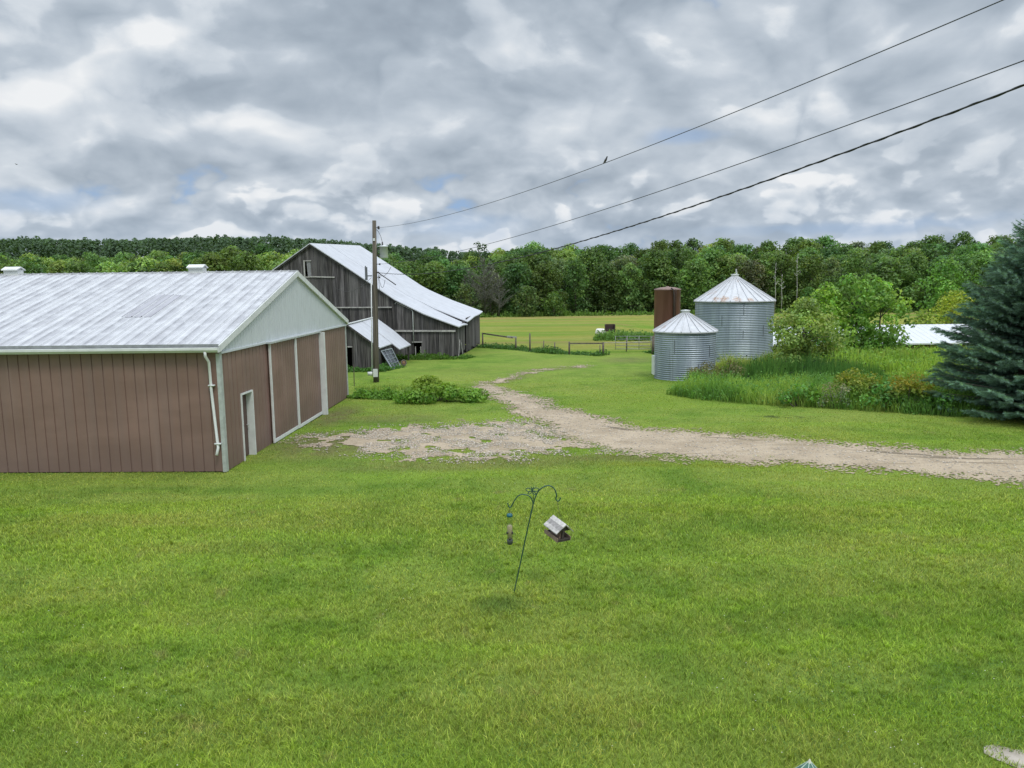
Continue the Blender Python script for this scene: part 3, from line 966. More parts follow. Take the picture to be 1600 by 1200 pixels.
mt, t, b = new_mat("mauve brown siding")
o_ = t.obj()
a = t.noise(t.scale(o_, (.35, 0.413, 1.062)), 1.0, 4, .5)
s = t.noise(t.scale(o_, (6, 6, .25)), 1.0, 3, .5)
z_ = t.n("ShaderNodeSeparateXYZ", None, Vector=o_).outputs[2]
g = t.mix(t.mr(a, .35, .68), (0.189, 0.116, 0.094), (0.250, 0.156, 0.130))
g = t.mix(t.mr(s, .35, .7, 0, .4), g, (0.201, 0.139, 0.124))
# muddy band splashed up from the ground
mud = t.m("MULTIPLY", t.mr(t.m("ADD", z_, t.m("MULTIPLY", t.noise(t.scale(o_, (0.610, 0.590, 0.236)), 1, 3), .9)), 1.75, .55), .45)
g = t.mix(mud, g, (0.152, 0.104, 0.094))
g = t.mix(t.mr(t.noise(o_, 9, 4), .62, .8, 0, .3), g, (0.134, 0.088, 0.073))
sp_x = t.n("ShaderNodeSeparateXYZ", None, Vector=o_)
sid = t.m("FLOOR", t.m("DIVIDE", t.m("ADD", sp_x.outputs[0], sp_x.outputs[1]), .915))
wn_ = t.n("ShaderNodeTexWhiteNoise", {"noise_dimensions": "1D"}, W=sid).outputs["Value"]
g = t.mix(t.mr(wn_, 0, 1, 0, .22, smooth=False), g, (.145, .105, .095))
g = t.mix(t.mr(t.noise(t.scale(o_, (1.2, 1.2, .10)), 1.0, 3, .6), .55, .75, 0, .35), g, (.30, .22, .195))
g = t.mix(t.mr(t.noise(t.scale(o_, (2.2, 2.2, .5)), 1.0, 5, .7), .62, .8, 0, .3), g, (.10, .07, .062))
t.put(b.inputs["Base Color"], g)
b.inputs["Roughness"].default_value = .5
b.inputs["Specular IOR Level"].default_value = .4
bump(t, b, t.noise(t.scale(o_, (.9, .9, .5)), 1.0, 3, .5), .35, .06)
MATS["siding"] = mt
MATS["gable_siding"] = metal_roof_mat("pale gable siding", (.52, .56, .58), (.42, .45, .465), (4, 4, .3), .3, .5)
MATS["dark"] = simple("dark interior", (.018, .016, .014), .9)  # near-black colour standing in for shade inside barn and lean-to
MATS["door_brown"] = simple("dark brown door", (.085, .045, .038), .5)
MATS["patch"] = metal_roof_mat("grey roof panel", (.36, .36, .395), (.26, .26, .29), (6, .4, .4), .5, .4)

# ------------------------------------------------------------------ machine shed
SW, SL, SHH, SP, GO = 14.5, 25.0, 3.68, .297, .10
shed = thing("machine_shed", "long mauve brown steel machine shed with white roof and white sliding door trim", "shed", (*SHED_O, 0), SHED_A)
RIB = [(0, 0), (.262, 0), (.270, -.022), (.292, -.022), (.300, 0)]
mb = MB()
mb.sheet((-SL, 0, .03), (1, 0, 0), (0, 0, 1), (0, -1, 0), SL, .305, 0, 3.5, RIB)
mb.build("side_wall", MATS["siding"], shed)
mb = MB()
for u0, u1, z0, z1 in ((0, 1.38, .02, 3.5), (1.38, 2.30, 2.10, 3.5), (2.30, SW, .02, 3.5)):
    mb.sheet((0, u0, 0), (0, 1, 0), (0, 0, 1), (1, 0, 0), u1 - u0, .305, z0, z1, RIB)
mb.build("end_wall", MATS["siding"], shed)
mb = MB()
mb.sheet((0, SW, .03), (-1, 0, 0), (0, 0, 1), (0, 1, 0), SL, .305, 0, 3.5, RIB)
mb.sheet((-SL, SW, 0), (0, -1, 0), (0, 0, 1), (-1, 0, 0), SW, .305, .02, lambda u: SHH - .04 + SP * min(u, SW - u), RIB)
mb.build("rear_wall", MATS["siding"], shed)
mb = MB()
mb.sheet((.035, 0, 0), (0, 1, 0), (0, 0, 1), (1, 0, 0), SW, .23, 3.49, lambda u: SHH - .03 + SP * min(u, SW - u), [(0, 0), (.19, 0), (.197, -.012), (.215, -.012), (.222, 0)])
mb.box((.0, .02, 3.44), (.075, SW - .02, 3.50))
mb.build("gable_siding", MATS["gable_siding"], shed)
ov = .20
cs = math.hypot(1, SP)
ridge_z = SHH + SP * SW / 2 + .04
RR_ = [(0, 0), (.02, .034), (.045, .034), (.065, 0), (.165, 0), (.172, .007), (.182, .007), (.19, 0)]
mb = MB()
slope = (SW / 2 + ov) * cs
for sgn, y0 in ((1, -ov), (-1, SW + ov)):
    W_ = Vector((0, sgn, SP)).normalized()
    N_ = Vector((0, -sgn * SP, 1)).normalized()
    mb.sheet((-SL - .25, y0, SHH - SP * ov + .06), (1, 0, 0), W_, N_, SL + .25 + GO, .305, 0, slope, RR_, 6)
mb.box((-SL - .25, SW / 2 - .16, ridge_z - .03), (GO, SW / 2 + .16, ridge_z + .035))
mb.build("roof", MATS["shed_roof"], shed)
mb = MB()
# rake boards and soffits at the gable end, fascia along the eave
for sgn, y0 in ((1, -ov), (-1, SW + ov)):
    e = Vector((GO, y0, SHH - SP * ov - .02))
    r_ = Vector((GO, SW / 2, ridge_z - .08))
    mb.beam(e, r_, .05, .19)
    mb.beam(e + Vector((-.045, 0, -.07)), r_ + Vector((-.045, 0, -.07)), .07, .03)
mb.box((-SL - .2, -ov + .02, SHH - SP * ov - .12), (GO - .03, -ov + .05, SHH - SP * ov + .05))
mb.box((-SL - .2, SW + ov - .05, SHH - SP * ov - .12), (GO - .03, SW + ov - .02, SHH - SP * ov + .05))
mb.box((-SL - .2, -ov + .05, SHH - SP * ov - .11), (.05, -.03, SHH - SP * ov - .08))
mb.build("fascia", MATS["white_trim"], shed)
mb = MB()
mb.box((-SL - .24, -ov - .03, SHH - SP * ov + .035), (GO - .01, -ov + .03, SHH - SP * ov + .115))
mb.build("eave_trim", MATS["grey_trim"], shed)
mb = MB()
gz = SHH - SP * ov - .10
prof = [(-.0, .0), (-.07, .0), (-.115, .06), (-.115, .115), (-.125, .125), (-.135, .115), (-.135, .05), (-.085, -.018), (0, -.018)]
vs2, fs2 = [], []
for x_ in (-SL - .2, GO + .02):
    for a_, b_ in prof:
        vs2.append((x_, -ov + .015 + a_, gz + b_))
npf = len(prof)
for q in range(npf - 1):
    fs2.append((q, q + 1, npf + q + 1, npf + q))
mb.add(vs2, fs2)
mb.box((GO + .015, -ov - .12, gz - .016), (GO + .025, -ov + .012, gz + .115))
mb.build("gutter", MATS["white_trim"], shed)
mb = MB()
mb.tube([(-.27, -ov - .06, gz), (-.27, -ov - .06, gz - .12), (-.25, -.10, gz - .30), (-.24, -.085, 2.4), (-.15, -.085, .75), (-.16, -.2, .55)], .042, 8)
for zz in (2.55, .86):
    mb.box((-.31 + (.07 if zz < 1 else 0), -.13, zz - .02), (-.14 + (.07 if zz < 1 else 0), -.02, zz + .02))
mb.build("downspout", MATS["white_trim"], shed, True)
for y_ in (0, SW):
    mb = MB()
    s_ = -1 if y_ == 0 else 1
    mb.box((-.075, min(y_, y_ + s_ * .035), .02), (.03, max(y_, y_ + s_ * .035), 3.45))
    mb.box((.003, min(y_, y_ - s_ * .12), .02), (.036, max(y_, y_ - s_ * .12), 3.44))
    mb.build("corner_trim", MATS["silver_trim"], shed)
# walk-in door, set back in a white frame
mb = MB()
mb.box((-.22, 1.46, .03), (-.16, 2.22, 2.03))
dr = mb.build("walk_door", MATS["door_brown"], shed)
mb = MB()
mb.box((-.24, 1.375, .0), (.035, 1.43, 2.09))
mb.box((-.24, 2.24, .0), (.05, 2.30, 2.09))
mb.box((-.24, 1.43, 2.04), (.034, 2.24, 2.09))
mb.build("door_frame", MATS["white_trim"], dr)
mb = MB()
mb.lathe([(.012, 0), (.03, .03), (.03, .06), (.01, .075)], 10)
kb = mb.build("door_knob", MATS["silver_trim"], dr)
kb.location, kb.rotation_euler = (-.16, 2.14, 1.0), (0, math.pi / 2, 0)
# two sliding doors on an overhead track
for y0, y1, xo in ((3.80, 6.42, .10), (6.42, 9.56, .13)):
    mb = MB()
    mb.sheet((xo, y0 + .08, 0), (0, 1, 0), (0, 0, 1), (1, 0, 0), y1 - y0 - .1, .26, .17, 3.40, [(0, 0), (.222, 0), (.23, -.02), (.248, -.02), (.256, 0)])
    mb.box((xo - .06, y0 + .03, .10), (xo - .03, y1 - .02, 3.41))
    dd = mb.build("sliding_door", MATS["siding"], shed)
    mb = MB()
    mb.box((xo - .025, y0, .05), (xo + .03, y0 + .075 + (.06 if y0 > 5 else 0), 3.42))
    mb.box((xo - .025, y0 + .08, .05), (xo + .026, y1, .16))
    mb.build("door_trim", MATS["white_trim"], dd)
mb = MB()
mb.box((.05, 3.7, 3.425), (.2, 9.6, 3.485))
mb.build("door_track", MATS["silver_trim"], shed)
mb = MB()
mb.box((.0, 9.60, .0), (.33, 9.76, 3.43))
mb.build("door_post", MATS["white_trim"], shed)
mb = MB()
W_, N_ = Vector((0, 1, SP)).normalized(), Vector((0, -SP, 1)).normalized()
mb.sheet(Vector((-3.95, 2.25, SHH + .06 + SP * 2.25)) + N_ * .012, (1, 0, 0), W_, N_, .92, .305, 0, 2.3, [(0, 0), (.02, .03), (.045, .03), (.065, 0)])
mb.build("roof_panel", MATS["patch"], shed)
for x0 in (-3.95, -11.0, -18.0):
    mb = MB()
    mb.box((x0, SW / 2 - .17, ridge_z - .12), (x0 + .54, SW / 2 + .17, ridge_z + .17))
    cu = mb.build("cupola", MATS["white_trim"], shed)
    mb = MB()
    for s_ in (-1, 1):
        mb.hexa([(x0 - .04, SW / 2, ridge_z + .26), (x0 + .58, SW / 2, ridge_z + .26), (x0 + .58, SW / 2 + s_ * .24, ridge_z + .155), (x0 - .04, SW / 2 + s_ * .24, ridge_z + .155),
                 (x0 - .04, SW / 2, ridge_z + .30), (x0 + .58, SW / 2, ridge_z + .30), (x0 + .58, SW / 2 + s_ * .24, ridge_z + .195), (x0 - .04, SW / 2 + s_ * .24, ridge_z + .195)])
    for x_ in (x0 + .03, x0 + .51):
        mb.add([(x_, SW / 2 - .165, ridge_z + .16), (x_, SW / 2 + .165, ridge_z + .16), (x_, SW / 2, ridge_z + .27)], [(0, 1, 2)])
    mb.build("cupola_roof", MATS["white_trim"], cu)
# foundation strip of bare earth under the walls stays part of the ground

# ------------------------------------------------------------------ weathered boards
mt, t, b = new_mat("weathered barn boards")
o_ = t.obj()
gr = t.noise(t.scale(o_, (14, 14, .55)), 1.0, 6, .65)
lg = t.noise(o_, .5, 3, .5)
c_ = t.attr()
g = t.mix(t.mr(gr, .32, .72), (.030, .028, .028), (.13, .122, .118))
g = t.mix(t.mr(lg, .4, .7, 0, .5), g, (.085, .082, .082))
g = t.mix(1.0, g, c_, "MULTIPLY")
t.put(b.inputs["Base Color"], g)
b.inputs["Roughness"].default_value = .9
b.inputs["Specular IOR Level"].default_value = .15
bump(t, b, gr, .6, .01)
MATS["board"] = mt
MATS["barn_roof"] = metal_roof_mat("galvanised barn roof", (.50, .515, .555), (.37, .38, .41), (.35, 1.6, .6), .45, .45, 0, .10)
MATS["pale_wood"] = simple("pale old wood", (.36, .35, .335), .85, 0, .25, 6)


def boards(mb, o, U, N, u0, u1, z0, z1, w=.21, hole=None, jz=.1, thick=.03, tone=1.0):
    """row of vertical boards; z0, z1 are functions of u; hole = (ua, ub, za, zb)"""
    o, U, N = Vector(o), Vector(U).normalized(), Vector(N).normalized()
    u = u0
    while u < u1 - .02:
        ww = min(w * R_.uniform(.75, 1.25), u1 - u)
        if hole and u < hole[0] < u + ww:
            ww = hole[0] - u
        if hole and u < hole[1] < u + ww:
            ww = hole[1] - u
        ww = max(ww, .015)
        a, b_ = u + .004, u + ww - .004
        k = tone * R_.choice([.75, .95, 1.0, 1.1, 1.3, 1.7])
        mb.cur = (k, k * R_.uniform(.99, 1.02), k * R_.uniform(.99, 1.06))
        n0 = R_.uniform(-.012, .012)
        segs = [(z0(u) + R_.uniform(0, jz), None, None, z1(a), z1(b_))]
        if hole and a >= hole[0] - .01 and b_ <= hole[1] + .01:
            segs = []
            if hole[2] > z0(u) + .05:
                segs.append((z0(u), None, None, hole[2], hole[2]))
            segs.append((hole[3], None, None, z1(a), z1(b_)))
        for zb, _, _, ta, tb in segs:
            A, B = o + U * a + N * n0, o + U * b_ + N * (n0 + R_.uniform(-.006, .006))
            Z_ = Vector((0, 0, 1))
            mb.hexa([A + Z_ * zb, B + Z_ * zb, B + Z_ * zb - N * thick, A + Z_ * zb - N * thick, A + Z_ * ta, B + Z_ * tb, B + Z_ * tb - N * thick, A + Z_ * ta - N * thick])
        u += ww


def poly_z(pts):
    xs = [p_[0] for p_ in pts]
    zs = [p_[1] for p_ in pts]
    return lambda x: float(np.interp(x, xs, zs))


# ------------------------------------------------------------------ old barn
barn = thing("old_barn", "big weathered grey board barn with sweeping pale metal roof", "barn", (*BARN_O, 0), BARN_A)
FR = poly_z([(-16.9, 4.35), (-10.65, 8.40), (-4.5, 4.32), (-2.4, 3.28), (0, 2.36)])
BK = poly_z([(-16.9, 4.9), (-10.66, 8.80), (-4.9, 5.05), (-2.5, 3.95), (0, 2.98)])
mb = MB()
fr_local = lambda x: FR(x) - .10
boards(mb, (0, 0, 0), (1, 0, 0), (0, -1, 0), -16.7, -4.62, lambda x: 3.74, fr_local, .20, (-11.2, -10.72, 6.02, 7.15), 0)
boards(mb, (0, .03, 0), (1, 0, 0), (0, -1, 0), -16.7, -4.62, lambda x: .05, lambda x: 3.80, .21, None, .25, tone=.92)
boards(mb, (0, 0, 0), (1, 0, 0), (0, -1, 0), -4.62, 0, lambda x: 1.98, fr_local, .24, None, 0, tone=1.0)
boards(mb, (0, .03, 0), (1, 0, 0), (0, -1, 0), -4.62, 0, lambda x: .05, lambda x: 2.02, .22, (-3.22, -2.64, .1, 1.15), .3, tone=1.12)
mb.build("front_wall", MATS["board"], barn, color=True)
mb = MB()
ez = lambda y: float(np.interp(y, [0, 3.55, 3.56, 11.6], [2.28, 2.62, 2.78, 2.93]))
boards(mb, (0, 0, 0), (0, 1, 0), (1, 0, 0), .02, 3.55, lambda x: .05, lambda y: ez(y) - .06, .2, None, .35, tone=1.25)
boards(mb, (0, 0, 0), (0, 1, 0), (1, 0, 0), 4.15, 5.3, lambda x: .05, lambda y: ez(y) - .06, .2, None, .2, tone=1.0)
boards(mb, (0, 0, 0), (0, 1, 0), (1, 0, 0), 5.5, 11.5, lambda x: .05, lambda y: ez(y) - .06, .2, None, .3, tone=1.35)
boards(mb, (0, 11.5, 0), (-1, 0, 0), (0, 1, 0), 0, 16.7, lambda x: .05, lambda x: BK(-x) - .12, .3, None, .1)
boards(mb, (-16.7, 11.5, 0), (0, -1, 0), (-1, 0, 0), 0, 11.5, lambda x: .05, lambda y: 4.3, .3, None, .1)
mb.build("side_wall", MATS["board"], barn, color=True)


def slab(mb, xs, zf, y0, y1, ny_, th=.07):
    """roof surface: zf(x, y) over xs and y0..y1, with a thin edge"""
    ys = np.linspace(y0, y1, ny_)
    top = [[(x, y, zf(x, y)) for x in xs] for y in ys]
    vs3 = [p_ for r in top for p_ in r] + [(p_[0], p_[1], p_[2] - th) for r in top for p_ in r]
    n1, n2 = len(xs), len(ys)
    off = n1 * n2
    fs3 = []
    for j_ in range(n2 - 1):
        for i_ in range(n1 - 1):
            a = j_ * n1 + i_
            fs3.append((a, a + 1, a + n1 + 1, a + n1))
            fs3.append((off + a, off + a + n1, off + a + n1 + 1, off + a + 1))
    for i_ in range(n1 - 1):
        fs3.append((i_, off + i_, off + i_ + 1, i_ + 1))
        a = (n2 - 1) * n1 + i_
        fs3.append((a, a + 1, off + a + 1, off + a))
    for j_ in range(n2 - 1):
        a = j_ * n1
        fs3.append((a, a + n1, off + a + n1, off + a))
        a = j_ * n1 + n1 - 1
        fs3.append((a, off + a, off + a + n1, a + n1))
    mb.add(vs3, fs3)


def barn_z(x, y):
    tt = min(max(y / 11.8, 0), 1)
    z = FR(x) * (1 - tt) + BK(x) * tt + .03
    z += .035 * math.sin(y * 1.1 + x * .5) * min(1, max(0, (x + 11) / 3)) if x > -10.6 else 0
    return z


def barn_z_front(x, y):
    """the front corner of the eave has sagged"""
    s_ = max(0, min(1, (x + 3.6) / 3.6))
    return barn_z(x, y) - s_ * max(0, y) * .055


xs_r = [-10.65, -9.6, -8.4, -7.2, -6.0, -5.2, -4.5, -3.9, -3.2, -2.4, -1.6, -.8, 0, .22]
mb = MB()
FR_e = FR
slab(mb, xs_r, lambda x, y: barn_z_front(min(x, 0), y) - max(0, x) * .35, -.22, 3.58, 6)
slab(mb, xs_r, lambda x, y: barn_z(min(x, 0), y) - max(0, x) * .35 + .012, 3.60, 11.9, 9)
slab(mb, [-17.1, -16.9, -14.8, -12.7, -10.66], lambda x, y: barn_z(max(x, -16.9), y) - max(0, -16.9 - x) * .6, -.22, 11.9, 8)
rf = mb.build("roof", MATS["barn_roof"], barn)
mb = MB()
# rake boards along the front edge of the roof
for a_, b_ in zip([-16.9, -10.65, -7.5, -4.5, -2.4], [-10.65, -7.5, -4.5, -2.4, .1]):
    mb.beam((a_, -.12, FR(a_) - .10), (b_, -.12, FR(min(b_, 0)) - .10), .05, .12)
mb.build("rake_board", MATS["board"], barn, color=True)
for p_, q_, w_ in (((-10.9, -.05, 6.02), (-8.95, -.05, 5.95), .09), ((-12.8, -.06, 3.77), (-4.75, -.06, 3.73), .085), ((-4.58, -.06, 2.01), (-.08, -.06, 1.98), .13)):
    mb = MB()
    mb.beam(p_, q_, .05, w_)
    mb.build("wall_batten", MATS["pale_wood"], barn)
mb = MB()
mb.beam((-4.66, -.03, .1), (-4.66, -.03, 4.15), .09, .06, (0, 1, 0))
mb.build("corner_post", MATS["board"], barn, color=True)
mb = MB()
mb.tube([(-4.5, -.08, 3.95), (-4.42, -.08, 4.1), (-3.3, -.08, 3.56), (-3.2, -.08, 3.4), (-3.2, -.08, 1.22)], .028, 7)
mb.build("conduit", MATS["white_trim"], barn, True)
mb = MB()
mb.box((-11.26, -.05, 5.95), (-11.16, .0, 7.2))
mb.box((-11.16, -.05, 5.95), (-10.68, .0, 6.03))
mb.box((-11.16, -.045, 7.13), (-10.68, .0, 7.2))
wn = mb.build("window_frame", MATS["pale_wood"], barn)
mb = MB()
mb.hexa([(-10.98, .03, 6.05), (-10.74, .03, 6.05), (-10.74, .06, 6.05), (-10.98, .06, 6.05), (-11.05, .03, 7.12), (-10.74, .03, 7.12), (-10.74, .06, 7.12), (-11.05, .06, 7.12)])
mb.build("torn_sheet", simple("torn grey sheet", (.22, .22, .23), .8), wn)
mb = MB()
mb.box((-3.34, -.07, 1.15), (-2.58, .0, 1.22))
mb.box((-3.12, -.02, .1), (-3.06, .03, .85))
mb.box((-2.72, -.02, .1), (-2.66, .03, .85))
mb.build("hatch_frame", MATS["pale_wood"], barn)
mb = MB()
mb.beam((.06, .25, .1), (.04, .95, 1.25), .03, .16)
mb.beam((.07, 1.9, .1), (.04, 1.5, 1.0), .03, .12)
mb.build("loose_plank", MATS["pale_wood"], barn)
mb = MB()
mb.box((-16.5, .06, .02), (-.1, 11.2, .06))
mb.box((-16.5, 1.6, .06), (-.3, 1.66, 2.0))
mb.build("interior_shade", MATS["dark"], barn)  # near-black floor and added partition, painted shade behind the barn openings

# ------------------------------------------------------------------ lean-to shed in front of the barn
lean = thing("lean_to_shed", "small tumbledown grey board shed with notched pale metal roof, against the barn", "shed", (-8.4, 47.24, 0), rad(-6))
mb = MB()
lz = poly_z([(-4.3, 1.35), (-1.95, 2.88), (0.05, 1.42), (1.2, .6)])
boards(mb, (0, 0, 0), (1, 0, 0), (0, -1, 0), -4.1, 0, lambda x: .03, lambda x: lz(x) - .07, .2, (-2.2, -1.75, .03, 1.45), .15, tone=1.0)
boards(mb, (0, 0, 0), (0, 1, 0), (1, 0, 0), 0, 2.9, lambda x: .03, lambda x: 1.34, .2, None, .15, tone=.9)
boards(mb, (-4.1, 6.2, 0), (0, -1, 0), (-1, 0, 0), 0, 6.2, lambda x: .03, lambda x: 1.34, .22, None, .1, tone=.9)
boards(mb, (-.9, 2.9, 0), (0, 1, 0), (1, 0, 0), 0, 3.3, lambda x: .03, lambda x: 1.9, .22, None, .1, tone=.5)
mb.build("wall", MATS["board"], lean, color=True)
mb = MB()
lr = lambda x, y: lz(x) + .028 * y * (1 if x < 0 else .4)
slab(mb, [-1.95, -1.3, -.6, .06], lr, -.15, 2.95, 4, .06)
slab(mb, [-1.95, -1.3, -.6, .06, .58], lambda x, y: lr(x, y) + (.03 if x < .3 else .0), 2.96, 6.2, 4, .06)
slab(mb, [-4.35, -3.2, -1.96], lr, -.15, 6.2, 4, .06)
mb.build("roof", MATS["barn_roof"], lean)
mb = MB()
mb.beam((-1.95, -.16, 2.93), (-1.95, 6.2, 3.10), .16, .05)
mb.build("ridge_cap", MATS["white_trim"], lean)
mb = MB()
mb.beam((-4.1, -.17, 1.45), (-1.95, -.17, 2.86), .04, .1)
mb.beam((-1.95, -.17, 2.86), (.08, -.17, 1.39), .04, .1)
mb.build("rake_board", MATS["board"], lean, color=True)
mb = MB()
mb.beam((.42, 6.0, .02), (.42, 6.0, 1.2), .1)
mb.build("corner_post", MATS["board"], lean, color=True)
mb = MB()
mb.beam((-2.25, -.05, 1.48), (-1.7, -.05, 1.48), .04, .07)
mb.build("door_lintel", MATS["pale_wood"], lean)

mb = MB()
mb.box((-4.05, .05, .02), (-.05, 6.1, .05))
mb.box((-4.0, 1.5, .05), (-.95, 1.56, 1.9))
mb.build("dark_floor", MATS["dark"], lean)  # near-black floor and added inner panel, the lean-to's shade put into colour
TL, TR, BRc, BL = Vector((-8.33, 47.7, 1.16)), Vector((-7.85, 49.0, 1.2)), Vector((-7.35, 49.1, .06)), Vector((-7.6, 47.35, .03))
gate = thing("leaning_gate", "grey blue lattice gate leaning askew against the small lean-to", "gate", tuple(BL))
mb = MB()
L0 = lambda u, v: (BL * (1 - u) + BRc * u) * (1 - v) + (TL * (1 - u) + TR * u) * v - BL
for a_, b_ in (((0, 0), (1, 0)), ((1, 0), (1, 1)), ((1, 1), (0, 1)), ((0, 1), (0, 0))):
    mb.beam(L0(*a_), L0(*b_), .06, .05)
mb.build("frame", simple("blue grey paint", (.30, .34, .38), .6, 0, .2), gate)
mb = MB()
for u in (.33, .66):
    mb.beam(L0(u, 0), L0(u, 1), .035, .03)
for v in (.25, .5, .75):
    mb.beam(L0(0, v), L0(1, v), .035, .03)
mb.build("lattice", simple("blue grey slat", (.24, .27, .31), .6, 0, .2), gate)
mb = MB()
A, B_, C_2, D_ = L0(.03, .03), L0(.97, .03), L0(.97, .97), L0(.03, .97)
off = Vector((-.05, .04, -.0))
mb.hexa([A + off, B_ + off, B_ + off * 1.4, A + off * 1.4, D_ + off, C_2 + off, C_2 + off * 1.4, D_ + off * 1.4])
mb.build("backing", simple("dark mesh", (.07, .08, .095), .7), gate)

wh = thing("barrow_wheel", "small old rust brown wheel lying beside the leaning gate", "wheel", (-7.15, 49.35, .22))
wh.rotation_euler = (rad(80), 0, rad(35))
mb = MB()
mb.tube([(.17 * math.cos(a), .17 * math.sin(a), 0) for a in np.linspace(0, 2 * math.pi, 25)], .045, 8, False)
mb.build("tyre", simple("perished rubber", (.10, .085, .075), .9), wh, True)
mb = MB()
mb.lathe([(.02, -.02), (.12, -.015), (.12, .015), (.02, .02)], 16)
mb.build("rim", simple("rusty rim", (.22, .12, .07), .8), wh, True)

# ------------------------------------------------------------------ grain bins
mt, t, b = new_mat("galvanised bin wall")
o_ = t.obj()
a = t.noise(t.scale(o_, (1.2, 1.2, .3)), 1.0, 5, .6)
c = t.noise(t.scale(o_, (3.5, 3.5, .18)), 1.0, 4, .6)
g = t.mix(t.mr(a, .35, .65), (.25, .295, .345), (.34, .39, .44))
g = t.mix(t.mr(c, .5, .72, 0, .6), g, (.19, .225, .27))
sp_x = t.n("ShaderNodeSeparateXYZ", None, Vector=o_)
rowi = t.m("FLOOR", t.m("DIVIDE", sp_x.outputs[2], .9))
ang = t.m("ARCTAN2", sp_x.outputs[1], sp_x.outputs[0])
coli = t.m("FLOOR", t.m("ADD", t.m("MULTIPLY", ang, 1.1), t.m("MULTIPLY", rowi, .5)))
wn_ = t.n("ShaderNodeTexWhiteNoise", {"noise_dimensions": "2D"}, Vector=t.n("ShaderNodeCombineXYZ", None, X=rowi, Y=coli).outputs[0]).outputs["Value"]
g = t.mix(t.mr(wn_, 0, 1, 0, .5, smooth=False), g, (.21, .25, .30))
g = t.mix(t.mr(t.noise(t.scale(o_, (5, 5, .14)), 1.0, 4, .6), .56, .74, 0, .55), g, (.15, .165, .18))
g = t.mix(t.mr(t.noise(t.scale(o_, (6, 6, .5), (3, 1, 2)), 1.0, 4, .6), .66, .78, 0, .5), g, (.22, .15, .10))
t.put(b.inputs["Base Color"], g)
b.inputs["Metallic"].default_value = .45
t.put(b.inputs["Roughness"], t.mr(c, .3, .7, .38, .55))
MATS["galv"] = mt
MATS["bin_roof"] = metal_roof_mat("galvanised bin roof", (.54, .55, .575), (.42, .425, .44), (1, 1, 1), .45, .45, .15, .3)
nt_ = NT(MATS["bin_roof"].node_tree)
bs_ = MATS["bin_roof"].node_tree.nodes["Principled BSDF"]
src_ = bs_.inputs["Base Color"].links[0].from_socket
o_ = nt_.obj()
for cx, cy, rx, ry, ro in ((-1.30, -2.12, .34, .42, .3), (-.55, -2.35, .30, .40, .1), (-1.75, -1.75, .25, .3, .3), (.3, -2.5, .3, .2, 0)):
    e_ = nt_.ellipse(nt_.vm("ADD", o_, nt_.vm("MULTIPLY", nt_.vm("SUBTRACT", nt_.noise(o_, 3, 3, out=1), (.5, .5, .5)), (.5, .5, 0))), cx, cy, rx, ry, ro, .6)
    src_ = nt_.mix(nt_.m("MULTIPLY", e_, nt_.mr(nt_.noise(o_, 7, 4, .6), .35, .6, .1, .8)), src_, (.33, .18, .085))
nt_.L.new(src_, bs_.inputs["Base Color"])


def grain_bin(label, c, z0, r, h, peak, nr, capr, pitch=.112, doors=()):
    bn = thing("grain_bin", label, "grain bin", (c[0], c[1], z0), 0, "round corrugated grain bins")
    mb = MB()
    nz = int(h / pitch * 8)
    prof = [(r + .0115 * math.sin(2 * math.pi * k_ / 8), h * k_ / nz) for k_ in range(nz + 1)]
    mb.lathe(prof, 96, (0, 0, 0), False)
    mb.build("wall", MATS["galv"], bn, True)
    mb = MB()
    mb.lathe([(r + .1, h - .06), (r + .1, h - .02), (capr, peak - .02), (capr * .5, peak)], 60, (0, 0, 0), False)
    mb.lathe([(r + .11, h - .075), (r + .11, h - .015), (r + .02, h - .02), (r + .02, h - .075)], 60, (0, 0, 0), False)
    for k_ in range(nr):
        an = 2 * math.pi * (k_ + .3) / nr
        ca, sa = math.cos(an), math.sin(an)
        mb.beam(((r + .1) * ca, (r + .1) * sa, h), (capr * ca, capr * sa, peak + .01), .045, .06)
    mb.build("roof", MATS["bin_roof"], bn)
    mb = MB()
    mb.lathe([(capr + .03, peak - .06), (capr + .03, peak + .10), (capr + .07, peak + .11), (capr + .07, peak + .16), (.02, peak + .19)], 24)
    mb.build("cap", MATS["white_trim"], bn)
    for an, za, zb in doors:
        mb = MB()
        ca, sa = math.cos(an), math.sin(an)
        mb.beam(((r + .012) * ca, (r + .012) * sa, za), ((r + .012) * ca, (r + .012) * sa, zb), .035, .02, (ca, sa, 0))
        mb.build("wall_seam", simple("dark seam", (.15, .17, .19), .5, .3), bn)
    return bn


bs = grain_bin("smaller round corrugated grain bin standing nearer, tall grass at its foot", (9.62, 41.45), 0, 1.66, 2.66, 3.60, 22, .19,
               doors=((-2.13, 1.5, 2.2), (-1.35, .3, .95), (-.9, 1.3, 1.9)))
mb = MB()
mb.box((-1.74, -.12, .2), (-1.60, .5, 1.25))
mb.build("bin_door", MATS["white_trim"], bs)
bl = grain_bin("larger round corrugated grain bin behind, rust stains on its conical roof", (15.30, 51.6), -.5, 2.60, 4.52, 6.12, 28, .2,
               doors=((-2.15, 2.9, 3.6), (-1.62, 3.6, 4.4), (-1.62, 2.1, 2.6), (-2.3, .6, 1.3), (-1.05, 2.2, 2.9)))
mb = MB()
mb.beam((.1, -.1, 6.2), (.02, -.16, 6.62), .09, .03)
mb.build("lid", MATS["white_trim"], bl)

